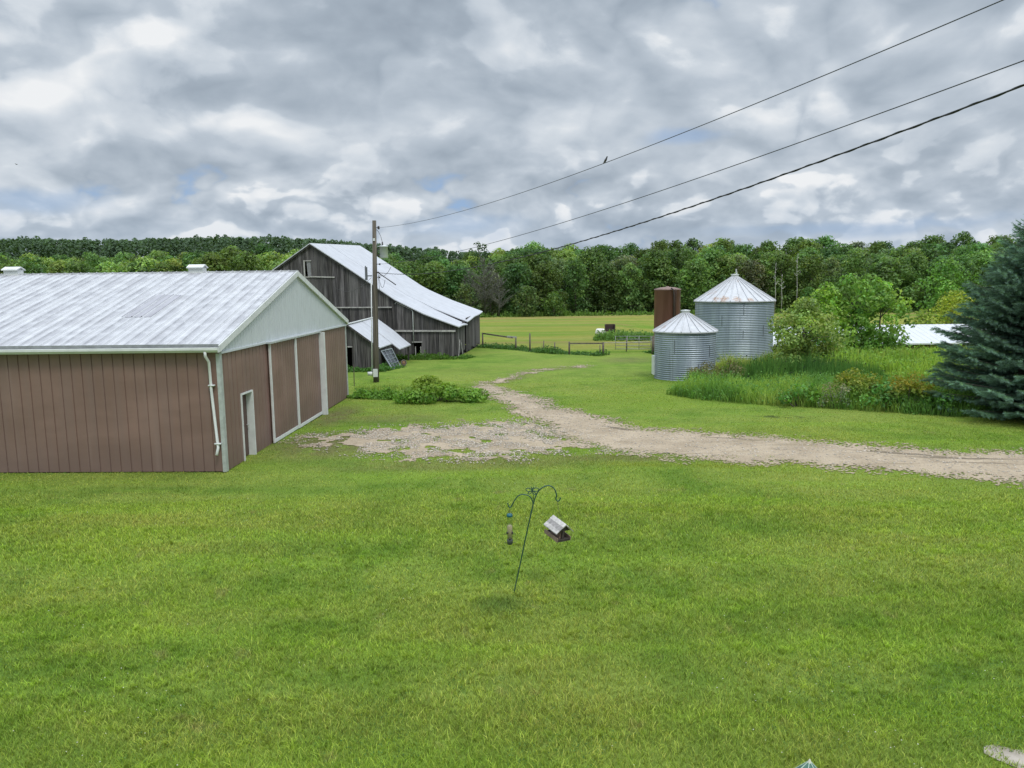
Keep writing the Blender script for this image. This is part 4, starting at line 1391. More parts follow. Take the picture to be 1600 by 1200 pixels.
mt, t, b = new_mat("brown silo staves")
o_ = t.obj()
a = t.noise(t.scale(o_, (2, 2, .3)), 1.0, 5, .6)
g = t.mix(t.mr(a, .35, .7), (.145, .058, .045), (.205, .09, .072))
t.put(b.inputs["Base Color"], g)
b.inputs["Roughness"].default_value = .6
sc_ = at(1043, 452, 60)
silo = thing("brown_silo", "narrow rust brown upright silo standing behind the two grain bins", "silo", (sc_.x, 60, float(hgt(sc_.x, 60))))
sz = sc_.z - silo.location.z
mb = MB()
mb.lathe([(1.03, 0), (1.03, sz - .02), (1.06, sz), (1.03, sz + .01)], 48, (0, 0, 0), False)
mb.build("shell", mt, silo, True)
mb = MB()
mb.lathe([(1.07, sz - .05), (1.07, sz + .02), (.6, sz + .14), (.12, sz + .19), (.1, sz + .24), (.0, sz + .25)], 48, (0, 0, 0), False)
mb.build("roof", simple("dull brown roof", (.20, .13, .11), .6), silo, True)
mb = MB()
mb.tube([(.05, -1.2, sz + .1), (.22, -1.17, sz - .06), (.3, -1.13, sz - .5), (.3, -1.13, .1)], .07, 8)
mb.tube([(.42, -1.08, sz + .02), (.44, -1.1, sz - .3), (.44, -1.1, .1)], .03, 6)
mb.build("fill_pipe", simple("dark pipe", (.045, .03, .027), .6), silo, True)

# ------------------------------------------------------------------ long low barn on the right
lo_ = thing("low_barn", "long low dark barn with plain white roof behind the willows", "barn", (22.5, 71.2, -2.75), rad(-.6))
LW, LD = 31.0, 10.0
mb = MB()
mb.sheet((0, 0, 0), (1, 0, 0), (0, 0, 1), (0, -1, 0), LW, .4, 0, 2.1, [(0, 0), (.36, 0), (.37, -.02), (.39, -.02)])
mb.box((0, .1, 0), (LW, LD, 2.1))
for x_ in (0.0, LW):
    mb.add([(x_, 0, 2.1), (x_, LD, 2.1), (x_, LD / 2, 3.4)], [(0, 1, 2)])
mb.build("wall", simple("dark red brown boards", (.06, .035, .03), .8, 0, .3, 3), lo_)
mb = MB()
for s_, y0 in ((1, -.4), (-1, LD + .4)):
    W_ = Vector((0, s_, .27)).normalized()
    N_ = Vector((0, -s_ * .27, 1)).normalized()
    mb.sheet((-.4, y0, 2.04), (1, 0, 0), W_, N_, LW + .8, .6, 0, (LD / 2 + .4) * math.hypot(1, .27), [(0, 0), (.03, .03), (.06, .03), (.09, 0)])
mb.build("roof", metal_roof_mat("white barn roof", (.57, .59, .625), (.47, .49, .52), (1, .4, 1), .3, .5), lo_)
mb = MB()
mb.box((-.4, -.44, 1.93), (LW + .4, -.40, 2.06))
mb.build("fascia", MATS["white_trim"], lo_)
for x_ in (2.0, 9.0, 18.7, 24.0):
    mb = MB()
    xa, xb, za, zb = x_, x_ + 1.3, 1.15, 1.75
    mb.box((xa, -.06, za), (xb, .0, za + .08))
    mb.box((xa, -.06, zb - .08), (xb, .0, zb))
    mb.box((xa, -.058, za + .08), (xa + .08, .0, zb - .08))
    mb.box((xb - .08, -.058, za + .08), (xb, .0, zb - .08))
    wf = mb.build("window", MATS["white_trim"], lo_)
    mb = MB()
    mb.box((xa + .08, -.03, za + .08), (xb - .08, -.024, zb - .08))
    gm, t, b = new_mat("dark pane")
    b.inputs["Base Color"].default_value = (.02, .025, .03, 1)
    b.inputs["Roughness"].default_value = .08
    mb.build("pane", gm, wf)

# ------------------------------------------------------------------ utility pole
mt, t, b = new_mat("weathered pole timber")
o_ = t.obj()
gr = t.noise(t.scale(o_, (12, 12, .5)), 1.0, 6, .65)
g = t.mix(t.mr(gr, .3, .7), (.055, .046, .034), (.155, .135, .105))
t.put(b.inputs["Base Color"], g)
b.inputs["Roughness"].default_value = .9
bump(t, b, gr, .6, .01)
MATS["pole"] = mt
MATS["insulator"] = simple("dark insulator", (.04, .035, .035), .4)
MATS["cable"] = simple("black cable", (.02, .02, .022), .6)
MATS["wire"] = simple("dull wire", (.06, .062, .07), .5, .3)
PB, PT = Vector((-7.48, 40.93, 0)), Vector((-7.27, 40.9, 8.76))
pole = thing("utility_pole", "tall weathered timber utility pole carrying wires in front of the grey barn", "pole", tuple(PB))
pax = lambda z: PB.lerp(PT, z / 8.76) - PB
mb = MB()
mb.tube([pax(-.3), pax(2), pax(5), pax(8.76)], [.165, .155, .135, .105], 12)
mb.build("post", MATS["pole"], pole, True)
mb = MB()
q = pax(8.38)
mb.tube([q + Vector((.08, -.02, 0)), q + Vector((.2, -.02, 0))], .02, 6)
mb.lathe([(.02, -.09), (.055, -.07), (.06, -.02), (.045, 0), (.06, .03), (.05, .08), (.02, .09)], 12, tuple(q + Vector((.23, -.02, 0))))
mb.build("insulator", MATS["insulator"], pole, True)
tz = 6.78
mb = MB()
tc = pax(7.1) + Vector((.47, .12, 0))
tc.z = 0
mb.lathe([(.05, tz - .02), (.2, tz), (.225, tz + .03), (.225, tz + .58), (.24, tz + .58), (.24, tz + .63), (.2, tz + .66), (.03, tz + .68)], 24, tuple(tc))
tr_ = mb.build("transformer", simple("light grey enamel", (.58, .61, .64), .45, .1, .08, 3), pole, True)
for z_ in (.12, .42):
    mb = MB()
    mb.box((tc.x - .36, tc.y - .04, tz + z_), (tc.x - .2, tc.y + .04, tz + z_ + .06))
    mb.build("bracket", MATS["insulator"], tr_)
mb = MB()
mb.lathe([(.03, 0), (.05, .02), (.03, .05), (.05, .08), (.03, .11), (.045, .14), (.02, .2)], 12, (tc.x - .05, tc.y - .05, tz + .66))
mb.tube([(tc.x - .05, tc.y - .05, tz + .85), (tc.x - .12, tc.y - .05, tz + 1.15), (tc.x - .24, tc.y - .05, tz + 1.4), (pax(8.3).x + .05, -.1, 8.35)], .012, 6)
mb.build("bushing", MATS["insulator"], tr_, True)
mb = MB()
mb.box((-.37, -.16, 5.6), (-.25, -.04, 6.3))
mb.box((-.35, -.2, 5.7), (-.29, -.16, 6.36))
mb.box((-.24, -.14, 5.8), (-.0, -.08, 5.86))
mb.build("fuse_box", simple("dark grey box", (.13, .14, .15), .5), pole)
for z_, s_ in ((6.45, .28), (6.0, .2), (5.75, .26)):
    mb = MB()
    q = pax(z_)
    mb.lathe([(.02, -.05), (.05, -.03), (.05, .03), (.02, .05)], 10, tuple(q + Vector((s_, -.08, 0))))
    mb.tube([q + Vector((.1, -.08, 0)), q + Vector((s_, -.08, 0))], .018, 6)
    mb.build("wire_spool", MATS["insulator"], pole, True)
mb = MB()
q = pax(6.05)
mb.tube([q + Vector((.12, -.1, 0)), q + Vector((1.15, -.25, -.72))], .028, 7)
mb.build("bracket_arm", MATS["insulator"], pole, True)
mb = MB()
q = pax(5.9)
for s_, dp, ez_ in ((.9, -.5, 6.3), (.55, -1.1, 5.6), (.3, -.9, 4.9)):
    mb.tube([q + Vector((.2 + (s_ - .2) * u, -.1, (ez_ - 5.9) * u + dp * 4 * u * (1 - u) * .5)) for u in np.linspace(0, 1, 9)], .011, 5)
mb.build("drip_loop", MATS["cable"], pole, True)
mb = MB()
mb.tube([pax(.35) + Vector((-.2, -.12, 0)), pax(3) + Vector((-.19, -.11, 0)), pax(5.7) + Vector((-.18, -.11, 0))], .03, 8)
mb.box((-.42, -.2, .42), (-.16, -.05, .62))
mb.build("conduit", MATS["white_trim"], pole, True)
mb = MB()
mb.box((-.11, -.235, .35), (.13, -.15, .78))
mb.build("meter_box", MATS["white_trim"], pole)
mb = MB()
q = pax(7.75)
mb.box((q.x - .06, q.y - .14, 7.68), (q.x + .05, q.y - .10, 7.82))
mb.build("number_plate", MATS["white_trim"], pole)

tag(thing("metal_stake", "thin rusty metal stake beside the utility pole", "stake", (-8.42, 39.6, 0)))
stk = bpy.data.objects["metal_stake"]
mb = MB()
mb.beam((0, 0, -.2), (.02, 0, 1.15), .05, .035)
mb.build("post", simple("rusty steel", (.09, .07, .05), .8), stk)

# ------------------------------------------------------------------ overhead wires and the bird
def wire(name, label, A, B, sag, r, twist=0.0, n=60):
    pts = []
    for k_ in range(n + 1):
        u = k_ / n
        p_ = A.lerp(B, u)
        p_.z -= sag * 4 * u * (1 - u)
        pts.append(p_)
    o = thing(name, label, "wire", tuple(A), 0, "overhead wires to the utility pole")
    mb = MB()
    mb.tube([p_ - A for p_ in pts], r, 6)
    mb.build("conductor", MATS["wire"] if not twist else MATS["cable"], o, True)
    if twist:
        mb = MB()
        tp = []
        for k_ in range(n * 9 + 1):
            u = k_ / (n * 9)
            p_ = A.lerp(B, u)
            p_.z -= sag * 4 * u * (1 - u)
            an = u * (B - A).length / twist * 6.283
            tp.append(p_ - A + Vector((math.cos(an) * r * .9, 0, math.sin(an) * r * .9)))
        mb.tube(tp, r * .8, 5)
        mb.build("wrapped_line", MATS["cable"], o, True)
    return lambda u: A.lerp(B, u) - Vector((0, 0, sag * 4 * u * (1 - u)))


E1 = at(1800, -100, 8.0)
E2 = at(1800, 20, 8.0)
E3 = at(1800, 56, 8.0)
c1 = wire("overhead_wire", "highest thin overhead wire, the one with a bird sitting on it", PB + pax(8.38) + Vector((.25, -.02, 0)), E1, SAG1, .0075)
wire("overhead_wire", "thin overhead wire, the middle one of the three crossing the sky", PB + pax(6.45) + Vector((.28, -.08, 0)), E2, SAG2, .0075)
wire("overhead_wire", "thick dark twisted overhead cable, lowest of the three crossing the sky", PB + pax(6.0) + Vector((.2, -.08, 0)), E3, SAG3, .012, .55)
c4 = wire("service_line", "thin line running from the utility pole to the grey barn wall", PB + pax(5.75) + Vector((-.2, .05, 0)), Vector((-12.8, 55.2, 5.2)), .5, .009)

# where the bird sits
best = min((abs((lambda v: 800 + FPX * v.dot(CR) / v.dot(CF))(c1(u) - Vector((0, 0, CAM_H))) - 946), u) for u in np.linspace(0, 1, 2000))
bp = c1(best[1])
mt, t, b = new_mat("dark feathers")
z_ = t.n("ShaderNodeSeparateXYZ", None, Vector=t.obj()).outputs[2]
t.put(b.inputs["Base Color"], t.mix(t.mr(z_, .02, .2), (.085, .075, .075), (.04, .04, .05)))
b.inputs["Roughness"].default_value = .7
bird = thing("bird", "small dark bird perched on the highest overhead wire", "bird", tuple(bp), rad(-20))
bird.scale = (.55, .55, .55)
# one continuous body, tail tip to beak tip, leaning upright to the right
sp_ = [(-.115, -.075, .004, .012), (-.085, -.045, .008, .020), (-.05, .0, .022, .026), (-.025, .035, .040, .040), (.0, .075, .052, .050), (.022, .115, .048, .046), (.04, .15, .034, .034), (.05, .172, .030, .030), (.056, .192, .033, .032), (.064, .21, .030, .029), (.078, .224, .018, .017), (.094, .226, .008, .007), (.108, .222, .002, .002)]
vsb, fsb = [], []
nb = 14
for k_, (x_, z_, ry, rz_) in enumerate(sp_):
    a = sp_[max(k_ - 1, 0)]
    c = sp_[min(k_ + 1, len(sp_) - 1)]
    tn = Vector((c[0] - a[0], 0, c[1] - a[1])).normalized()
    nn = Vector((-tn.z, 0, tn.x))
    for j_ in range(nb):
        an = 2 * math.pi * j_ / nb
        vsb.append(Vector((x_, 0, z_)) + Vector((0, 1, 0)) * ry * math.cos(an) + nn * rz_ * math.sin(an))
for k_ in range(len(sp_) - 1):
    for j_ in range(nb):
        j2 = (j_ + 1) % nb
        fsb.append((k_ * nb + j_, k_ * nb + j2, (k_ + 1) * nb + j2, (k_ + 1) * nb + j_))
fsb.append(tuple(range(nb - 1, -1, -1)))
mb = MB()
mb.add([v_ + Vector((0, 0, .03)) for v_ in vsb], fsb)
body = mb.build("body", mt, bird, True)
for s_ in (-1, 1):
    mb = MB()
    mb.tube([(-.09, s_ * .018, .0), (-.045, s_ * .04, .055), (-.005, s_ * .052, .10), (.02, s_ * .048, .145)], [.004, .016, .022, .010], 8)
    mb.build("wing", mt, bird, True)
    mb = MB()
    mb.tube([(-.0, s_ * .018, .075), (.008, s_ * .018, .03), (.0, s_ * .018, .006)], .005, 6)
    for dx in (-.02, .018):
        mb.tube([(.0, s_ * .018, .01), (dx, s_ * .018, .009), (dx * 1.3, s_ * .018, -.008)], .004, 5)
    mb.build("leg", MATS["insulator"], bird, True)

fb = at(26, 257, 70)
bird2 = thing("bird", "tiny dark bird flying far off against the clouds", "bird", tuple(fb))
bird2.scale = (.6, .6, .6)
mb = MB()
mb.tube([(-.16, 0, 0), (-.06, 0, .01), (.05, 0, .02), (.13, 0, .03), (.19, 0, .03)], [.012, .04, .05, .03, .004], 8)
mb.build("body", mt, bird2, True)
for s_ in (-1, 1):
    mb = MB()
    mb.hexa([(.06, s_ * .03, .02), (-.05, s_ * .03, .02), (-.09, s_ * .3, .09), (.0, s_ * .33, .09), (.06, s_ * .03, .035), (-.05, s_ * .03, .035), (-.09, s_ * .3, .1), (.0, s_ * .33, .1)])
    mb.build("wing", mt, bird2)

# ------------------------------------------------------------------ shepherd hook and feeders
def hk(x, y, dy=0.0):
    """point of the hook in the upright plane it stands in (photo crop units, 5.456 per pixel)"""
    return at(760 + x / 5.456, 740 + y / 5.456, 12.36 + dy)


def smooth_path(pts, n=6):
    P_ = [pts[0]] + list(pts) + [pts[-1]]
    o = []
    for i_ in range(1, len(P_) - 2):
        for k_ in range(n):
            u = k_ / n
            a, b_, c, d_ = P_[i_ - 1], P_[i_], P_[i_ + 1], P_[i_ + 2]
            o.append(.5 * ((2 * b_) + (c - a) * u + (2 * a - 5 * b_ + 4 * c - d_) * u * u + (3 * b_ - a - 3 * c + d_) * u ** 3))
    o.append(pts[-1])
    return o


MATS["green_steel"] = simple("dark green painted steel", (.02, .075, .055), .45, .2, .2, 20)
hb = Vector((-0.0, 12.36, H1(0, 12.36)))
hook = thing("shepherd_hook", "leaning dark green double shepherd hook standing in the lawn", "plant hook", tuple(hb))
rel = lambda pts: [p_ - hb for p_ in pts]
mb = MB()
stem_ = [hb + Vector((-.03, 0, -.25))] + [hk(*q) for q in ((240, 1000), (290, 760), (345, 500), (378, 355), (402, 250), (420, 195), (440, 155), (465, 128), (500, 108), (535, 103), (568, 118), (588, 148), (598, 188), (592, 212), (604, 234), (622, 228), (632, 203))]
mb.tube(rel(smooth_path(stem_)), .0105, 8)
mb.build("stem", MATS["green_steel"], hook, True)
mb = MB()
mb.tube(rel(smooth_path([hk(*q, -.016) for q in ((362, 425), (380, 335), (396, 270), (394, 235), (378, 202), (348, 184), (310, 178), (272, 190), (242, 225), (222, 262), (206, 286), (190, 280), (181, 250))])), .0095, 8)
mb.build("side_arm", MATS["green_steel"], hook, True)
mb = MB()
for pts in (((390, 140), (365, 124), (338, 130), (345, 148), (368, 152), (388, 144)), ((388, 146), (362, 158), (356, 172), (376, 170), (390, 148)),
            ((392, 138), (418, 122), (446, 130), (438, 148), (412, 150), (394, 144)), ((394, 146), (412, 160), (424, 176), (406, 176), (392, 150)), ((391, 150), (388, 128), (380, 112)), ((391, 150), (395, 128), (405, 114))):
    mb.tube(rel(smooth_path([hk(*q, -.01) for q in pts], 5)), .0072, 6)
mb.lathe([(.002, -.03), (.013, -.015), (.013, .02), (.002, .04)], 8, tuple(hk(391, 142, -.01) - hb))
mb.tube(rel([hk(391, 155, -.01), hk(400, 185, -.01), hk(404, 235, -.01)]), .005, 6)
mb.build("butterfly", MATS["green_steel"], hook, True)

tt_ = hk(197, 288, -.016)
tf = thing("tube_feeder", "clear tube bird feeder with teal cap hanging on the lower hook", "bird feeder", tuple(tt_))
Lz = lambda y: (288 - y) / 5.456 * .0113
mb = MB()
mb.tube([(0, 0, .01), (0, 0, Lz(345))], .004, 6)
mb.tube([(-.05, 0, Lz(355)), (-.04, 0, Lz(330)), (0, 0, Lz(318)), (.04, 0, Lz(330)), (.05, 0, Lz(355))], .003, 5)
mb.build("hanger", MATS["insulator"], tf, True)
mb = MB()
mb.lathe([(.0, Lz(338)), (.03, Lz(340)), (.052, Lz(350)), (.054, Lz(365)), (.05, Lz(366)), (.0, Lz(364))], 24)
mb.build("cap", simple("teal plastic", (.01, .10, .12), .35), tf, True)
gm, t, b = new_mat("clear plastic tube")
b.inputs["Base Color"].default_value = (.9, .95, .92, 1)
b.inputs["Roughness"].default_value = .05
b.inputs["IOR"].default_value = 1.02
b.inputs["Transmission Weight"].default_value = 1.0
gl = t.n("ShaderNodeBsdfGlossy", None, Color=(.8, .85, .85, 1), Roughness=.1)
tp_ = t.n("ShaderNodeBsdfTransparent", None, Color=(.86, .90, .87, 1))
mx = t.n("ShaderNodeMixShader", None, i0=.22, i1=tp_.outputs[0], i2=gl.outputs[0])
t.L.new(mx.outputs[0], gm.node_tree.nodes["Material Output"].inputs["Surface"])
mb = MB()
mb.lathe([(.047, Lz(366)), (.047, Lz(560))], 28, (0, 0, 0), False)
mb.build("tube", gm, tf, True)
mt, t, b = new_mat("mixed bird seed")
vv_ = t.n("ShaderNodeTexVoronoi", None, Vector=t.obj(), Scale=170.0)
t.put(b.inputs["Base Color"], t.mix(t.n("ShaderNodeSeparateColor", None, Color=vv_.outputs["Color"]).outputs[0], (.34, .22, .15), (.66, .52, .40)))
mb = MB()
mb.lathe([(.0, Lz(444)), (.03, Lz(440)), (.044, Lz(447)), (.044, Lz(560)), (0, Lz(560))], 24)
mb.build("seed", mt, tf, True)
mb = MB()
mb.lathe([(.05, Lz(556)), (.052, Lz(575)), (.045, Lz(600)), (.02, Lz(606)), (0, Lz(606))], 24)
mb.build("base", simple("dark grey plastic", (.05, .06, .055), .5), tf, True)
for zz in (515, 590):
    mb = MB()
    mb.tube([(-.105, 0, Lz(zz)), (.105, 0, Lz(zz))], .004, 6)
    mb.build("perch", MATS["insulator"], tf, True)
for yy_, an in ((548, -math.pi / 2), (500, -.5), (500, -2.6)):
    mb = MB()
    c0 = Vector((.046 * math.cos(an), .046 * math.sin(an), Lz(yy_)))
    dn = Vector((math.cos(an), math.sin(an), 0))
    mb.tube([c0, c0 + dn * .012], [.021, .021], 12)
    mb.build("feeding_port", MATS["insulator"], tf, True)

# wooden house feeder on the upper hook
ht_ = hk(606, 236)
hf = thing("house_feeder", "weathered wooden house shaped bird feeder hanging tilted from the higher hook", "bird feeder", tuple(ht_))
MATS["old_shingle"] = simple("silvered feeder board", (.42, .40, .385), .85, 0, .25, 14, .3)
MATS["feeder_wood"] = simple("brown grey feeder wood", (.23, .165, .125), .85, 0, .3, 14, .3)
MATS["feeder_dark"] = simple("dark stained feeder wood", (.05, .04, .035), .85, 0, .3, 14)
hi_ = Matrix.Translation((.03, .02, -.385)) @ Matrix.Rotation(rad(-58), 4, "Z") @ Matrix.Rotation(rad(10), 4, "Y") @ Matrix.Rotation(rad(-3), 4, "X")
# local feeder axes: x along the ridge (towards the viewer's right), y across
LX, WY, RZ, EZ = .195, .18, .04, -.105


def fbx(mb, lo, hi):
    mb.box(lo, hi, hi_)


board_tones = [MATS["old_shingle"], simple("grey feeder board", (.27, .255, .25), .85, 0, .3, 14, .3), simple("pale feeder board", (.50, .48, .46), .85, 0, .2, 14, .3)]
for s_ in (-1, 1):
    for u0, u1, mt_ in ((0, .34, 2), (.345, .68, 1), (.685, 1.0, 0)):
        mb = MB()
        vq = [(-LX, s_ * WY * u0, RZ + (EZ - RZ) * u0), (LX, s_ * WY * u0, RZ + (EZ - RZ) * u0), (LX, s_ * WY * u1, RZ + (EZ - RZ) * u1), (-LX, s_ * WY * u1, RZ + (EZ - RZ) * u1)]
        if s_ > 0:
            vq = [vq[1], vq[0], vq[3], vq[2]]
        lift = .016 - .004 * mt_ * 0
        mb.hexa([hi_ @ Vector(q) for q in vq] + [hi_ @ Vector((q[0], q[1], q[2] + lift + (.006 if u0 == 0 else 0))) for q in vq])
        mb.build("roof_board", board_tones[mt_], hf)
for s_ in (-1, 1):
    mb = MB()
    x_ = s_ * (LX - .05)
    mb.add([hi_ @ Vector(q) for q in ((x_ - .008, -.14, -.085), (x_ - .008, .14, -.085), (x_ - .008, 0, .03), (x_ + .008, -.14, -.085), (x_ + .008, .14, -.085), (x_ + .008, 0, .03))], [(0, 1, 2), (5, 4, 3), (0, 3, 4, 1), (1, 4, 5, 2), (2, 5, 3, 0)])
    mb.build("gable_board", MATS["feeder_dark"], hf)
    mb = MB()
    fbx(mb, (x_ - .012, -.022, -.235), (x_ + .012, .022, -.084))
    mb.build("end_post", MATS["feeder_dark"], hf)
mb = MB()
fbx(mb, (-LX + .01, -.135, -.25), (LX - .01, .135, -.235))
mb.build("tray", MATS["feeder_dark"], hf)
for s_ in (-1, 1):
    mb = MB()
    fbx(mb, (-LX + .0, s_ * .135 - .008, -.256), (LX - .0, s_ * .135 + .008, -.185))
    mb.build("tray_side", MATS["feeder_wood"], hf)
    mb = MB()
    fbx(mb, (s_ * (LX - .008) - .008, -.126, -.256), (s_ * (LX - .008) + .008, .126, -.215))
    mb.build("tray_end", MATS["feeder_dark"], hf)
mb = MB()
fbx(mb, (-LX + .075, -.05, -.234), (LX - .075, .05, -.09))
mb.build("seed_hopper", MATS["feeder_wood"], hf)
mb = MB()
mb.tube([(0, 0, .0), (.008, .0, -.1), hi_ @ Vector((-.06, 0, RZ + .01))], .0028, 5)
mb.tube([(.008, 0, -.1), hi_ @ Vector((.08, 0, RZ + .01))], .0028, 5)
mb.build("hanger_wire", MATS["insulator"], hf, True)

# ------------------------------------------------------------------ fence by the hay field
MATS["fence_wood"] = simple("grey fence wood", (.12, .10, .085), .9, 0, .35, 6, .3)


def post(label, x, y, h, r=.07, lean_=(0, 0)):
    o = thing("fence_post", label, "fence post", (x, y, H1(x, y)), 0, "posts of the field fence")
    mb = MB()
    mb.tube([(0, 0, -.2), (lean_[0] * .5, lean_[1] * .5, h * .5), (lean_[0], lean_[1], h)], [r, r * .95, r * .85], 8)
    mb.build("timber", MATS["fence_wood"], o, True)
    return o


def rail(label, a, b_, w_=.09, name="fence_rail", mt=None):
    A = Vector((a[0], a[1], H1(a[0], a[1]) + a[2]))
    o = thing(name, label, "fence rail", tuple(A), 0, "rails of the field fence")
    mb = MB()
    B_ = Vector((b_[0], b_[1], H1(b_[0], b_[1]) + b_[2]))
    mb.beam((0, 0, 0), B_ - A, .05, w_)
    mb.build("timber", mt or MATS["fence_wood"], o)


post("short fence post nearest the grey barn, end of a sloping rail", -2.45, 63.6, 1.25)
post("weedy grey fence post at the far end of the sloping rail", .35, 60.6, 1.05)
post("tallest thin fence post standing alone above the weeds", 1.45, 58.9, 1.45, .065)
post("thin dark stake of a fence post among the weeds", 2.45, 57.8, .95, .04, (.05, 0))
post("stubby grey fence post in the weeds before the second rail", 3.3, 57.1, .85, .05)
post("fence post carrying the near end of the level rail", 4.35, 56.3, .95)
post("fence post beside the field gate opening, end of the level rail", 6.75, 55.0, .98, .085)
post("pale second post beside the field gate opening", 6.52, 55.1, .75, .04)
rail("dark sloping fence rail between barn and tall post", (-2.45, 63.6, 1.2), (.1, 60.7, .98), .11)
rail("pale board nailed over the end of the sloping rail", (-.35, 61.1, 1.06), (.42, 60.5, 1.03), .13, "fence_board", MATS["pale_wood"])
rail("level dark fence rail left of the field gate", (4.35, 56.25, .82), (6.75, 54.95, .9), .09)
gt = thing("field_gate", "grey tubular gate half open beside the small grain bin", "gate", (8.0, 57.6, H1(8.0, 57.6)), rad(-8))
gm_ = simple("galvanised gate", (.26, .265, .28), .5, .5)
for z_ in (.25, .5, .75, 1.0, 1.22):
    mb = MB()
    mb.tube([(0, 0, z_), (2.7, 0, z_)], .022, 6)
    mb.build("rail", gm_, gt, True)
for x_ in (0, .9, 1.8, 2.7):
    mb = MB()
    mb.tube([(x_, 0, .2), (x_, 0, 1.25)], .022, 6)
    mb.build("upright", gm_, gt, True)
post("thick dark gate post left of the smaller grain bin", 10.55, 55.6, 1.35, .13)
post("thin post behind the field gate, right of its hinge side", 8.9, 57.9, 1.1, .04)
rail("upper corral rail running from gate post behind the small bin", (10.6, 55.6, 1.15), (13.0, 54.9, 1.1), .1)
rail("lower corral rail running from gate post behind the small bin", (10.6, 55.65, .75), (13.0, 54.95, .7), .1)
wr = thing("fence_wire", "single pale wire stretched across the field gate opening", "wire", (6.75, 55.0, H1(6.75, 55)))
mb = MB()
mb.tube([(0, 0, .95), (1.9, .3, .92), (3.8, .6, 1.0)], .012, 5)
mb.build("strand", simple("pale strand", (.5, .5, .48), .6), wr, True)

tb = at(938, 524, 74)
tub = thing("white_tub", "white upturned tub lying on the weedy mound in the field", "tub", (tb.x, 74, H1(tb.x, 74) + .55))
mb = MB()
mb.lathe([(.50, -.1), (.52, .0), (.46, .22), (.40, .36), (.34, .40), (0, .42)], 24)
mb.build("shell", simple("white plastic", (.72, .70, .66), .5), tub, True)
tb = at(953, 523, 76)
trg = thing("feed_trough", "dark open feed box on the mound right of the white tub", "trough", (tb.x, 76, H1(tb.x, 76) + .55))
mb = MB()
mb.box((-.5, -.3, .1), (-.44, .3, .75))
mb.box((.44, -.3, .1), (.5, .3, .75))
mb.box((-.44, .24, .1), (.44, .3, .75))
mb.box((-.5, -.3, .04), (.5, .3, .1))
mb.box((-.44, -.3, .1), (.44, -.25, .3))
mb.build("box", simple("dark rusty steel", (.05, .03, .025), .7), trg)
sm_ = simple("trough stand", (.10, .09, .08), .8)
for x_ in (-.45, .45):
    for y_ in (-.25, .25):
        mb = MB()
        mb.beam((x_, y_, -.6), (x_, y_, .04), .06)
        mb.build("leg", sm_, trg)

# ------------------------------------------------------------------ garden umbrella tip and stone step by the house
ut = at(1265, 1188.5, 4.2)
um = thing("garden_umbrella", "pointed tip of a green canvas garden umbrella with pale seams", "umbrella", (ut.x, ut.y, H1(ut.x, ut.y)))
uh = ut.z - H1(ut.x, ut.y)
NR, URAD, UDR = 6, .95, 1.05
mt, t, b = new_mat("green canvas")
o_ = t.obj()
t.put(b.inputs["Base Color"], t.mix(t.mr(t.noise(o_, 9, 4), .35, .65), (.07, .16, .12), (.12, .23, .18)))
b.inputs["Roughness"].default_value = .8
mb = MB()
rot0 = rad(-62)
for k_ in range(NR):
    a0, a1 = rot0 + 2 * math.pi * k_ / NR, rot0 + 2 * math.pi * (k_ + 1) / NR
    A, B_ = Vector((math.cos(a0) * URAD, math.sin(a0) * URAD, uh - UDR)), Vector((math.cos(a1) * URAD, math.sin(a1) * URAD, uh - UDR))
    T_ = Vector((0, 0, uh))
    rows = []
    for i_ in range(7):
        u = i_ / 6
        row = []
        for j_ in range(7):
            v_ = j_ / 6
            p_ = T_.lerp(A.lerp(B_, v_), u)
            p_.z += .0 - .06 * u * math.sin(math.pi * v_)
            row.append(p_)
        rows.append(row)
    mb.add([p_ for r in rows for p_ in r], [(i_ * 7 + j_, (i_ + 1) * 7 + j_, (i_ + 1) * 7 + j_ + 1, i_ * 7 + j_ + 1) for i_ in range(6) for j_ in range(6)])
cn = mb.build("canopy", mt, um, True)
mb = MB()
for k_ in range(NR):
    a0 = rot0 + 2 * math.pi * k_ / NR
    mb.tube([Vector((math.cos(a0) * URAD * u, math.sin(a0) * URAD * u, uh - UDR * u + .002)) for u in np.linspace(0, 1, 9)], .0025, 6)
mb.build("seam", simple("pale green seam", (.42, .52, .44), .7), cn, True)
mb = MB()
mb.lathe([(.012, uh - .012), (.006, uh + .004), (.003, uh + .010), (0, uh + .012)], 12, (0, 0, 0), False)
mb.build("finial", simple("cream finial", (.6, .58, .5), .5), um, True)
mb = MB()
mb.tube([(0, 0, 0), (0, 0, uh - .03)], .022, 10)
mb.lathe([(.22, 0), (.22, .05), (.06, .09), (.03, .1)], 24)
mb.build("pole", MATS["white_trim"], um, True)

sl_ = thing("stone_slab", "pale worn stone slab set in the grass at the lawn edge", "paving slab", (5.9, 7.4, H1(5.9, 7.4)))
mt, t, b = new_mat("pale worn stone")
o_ = t.obj()
g = t.mix(t.mr(t.noise(o_, 3, 6, .65), .35, .68), (.28, .245, .20), (.40, .355, .305))
g = t.mix(t.mr(t.noise(o_, 14, 4), .6, .8, 0, .5), g, (.28, .24, .19))
t.put(b.inputs["Base Color"], g)
b.inputs["Roughness"].default_value = .9
bump(t, b, t.noise(o_, 12, 5), .5, .02)
outl = [(5.27, 7.79), (5.34, 7.90), (5.48, 7.93), (5.62, 7.84), (5.80, 7.80), (6.1, 7.66), (6.6, 7.5), (6.9, 7.3), (6.9, 6.9), (6.0, 6.95), (5.7, 7.15), (5.55, 7.38), (5.44, 7.55), (5.33, 7.68)]
n_ = len(outl)
mb = MB()
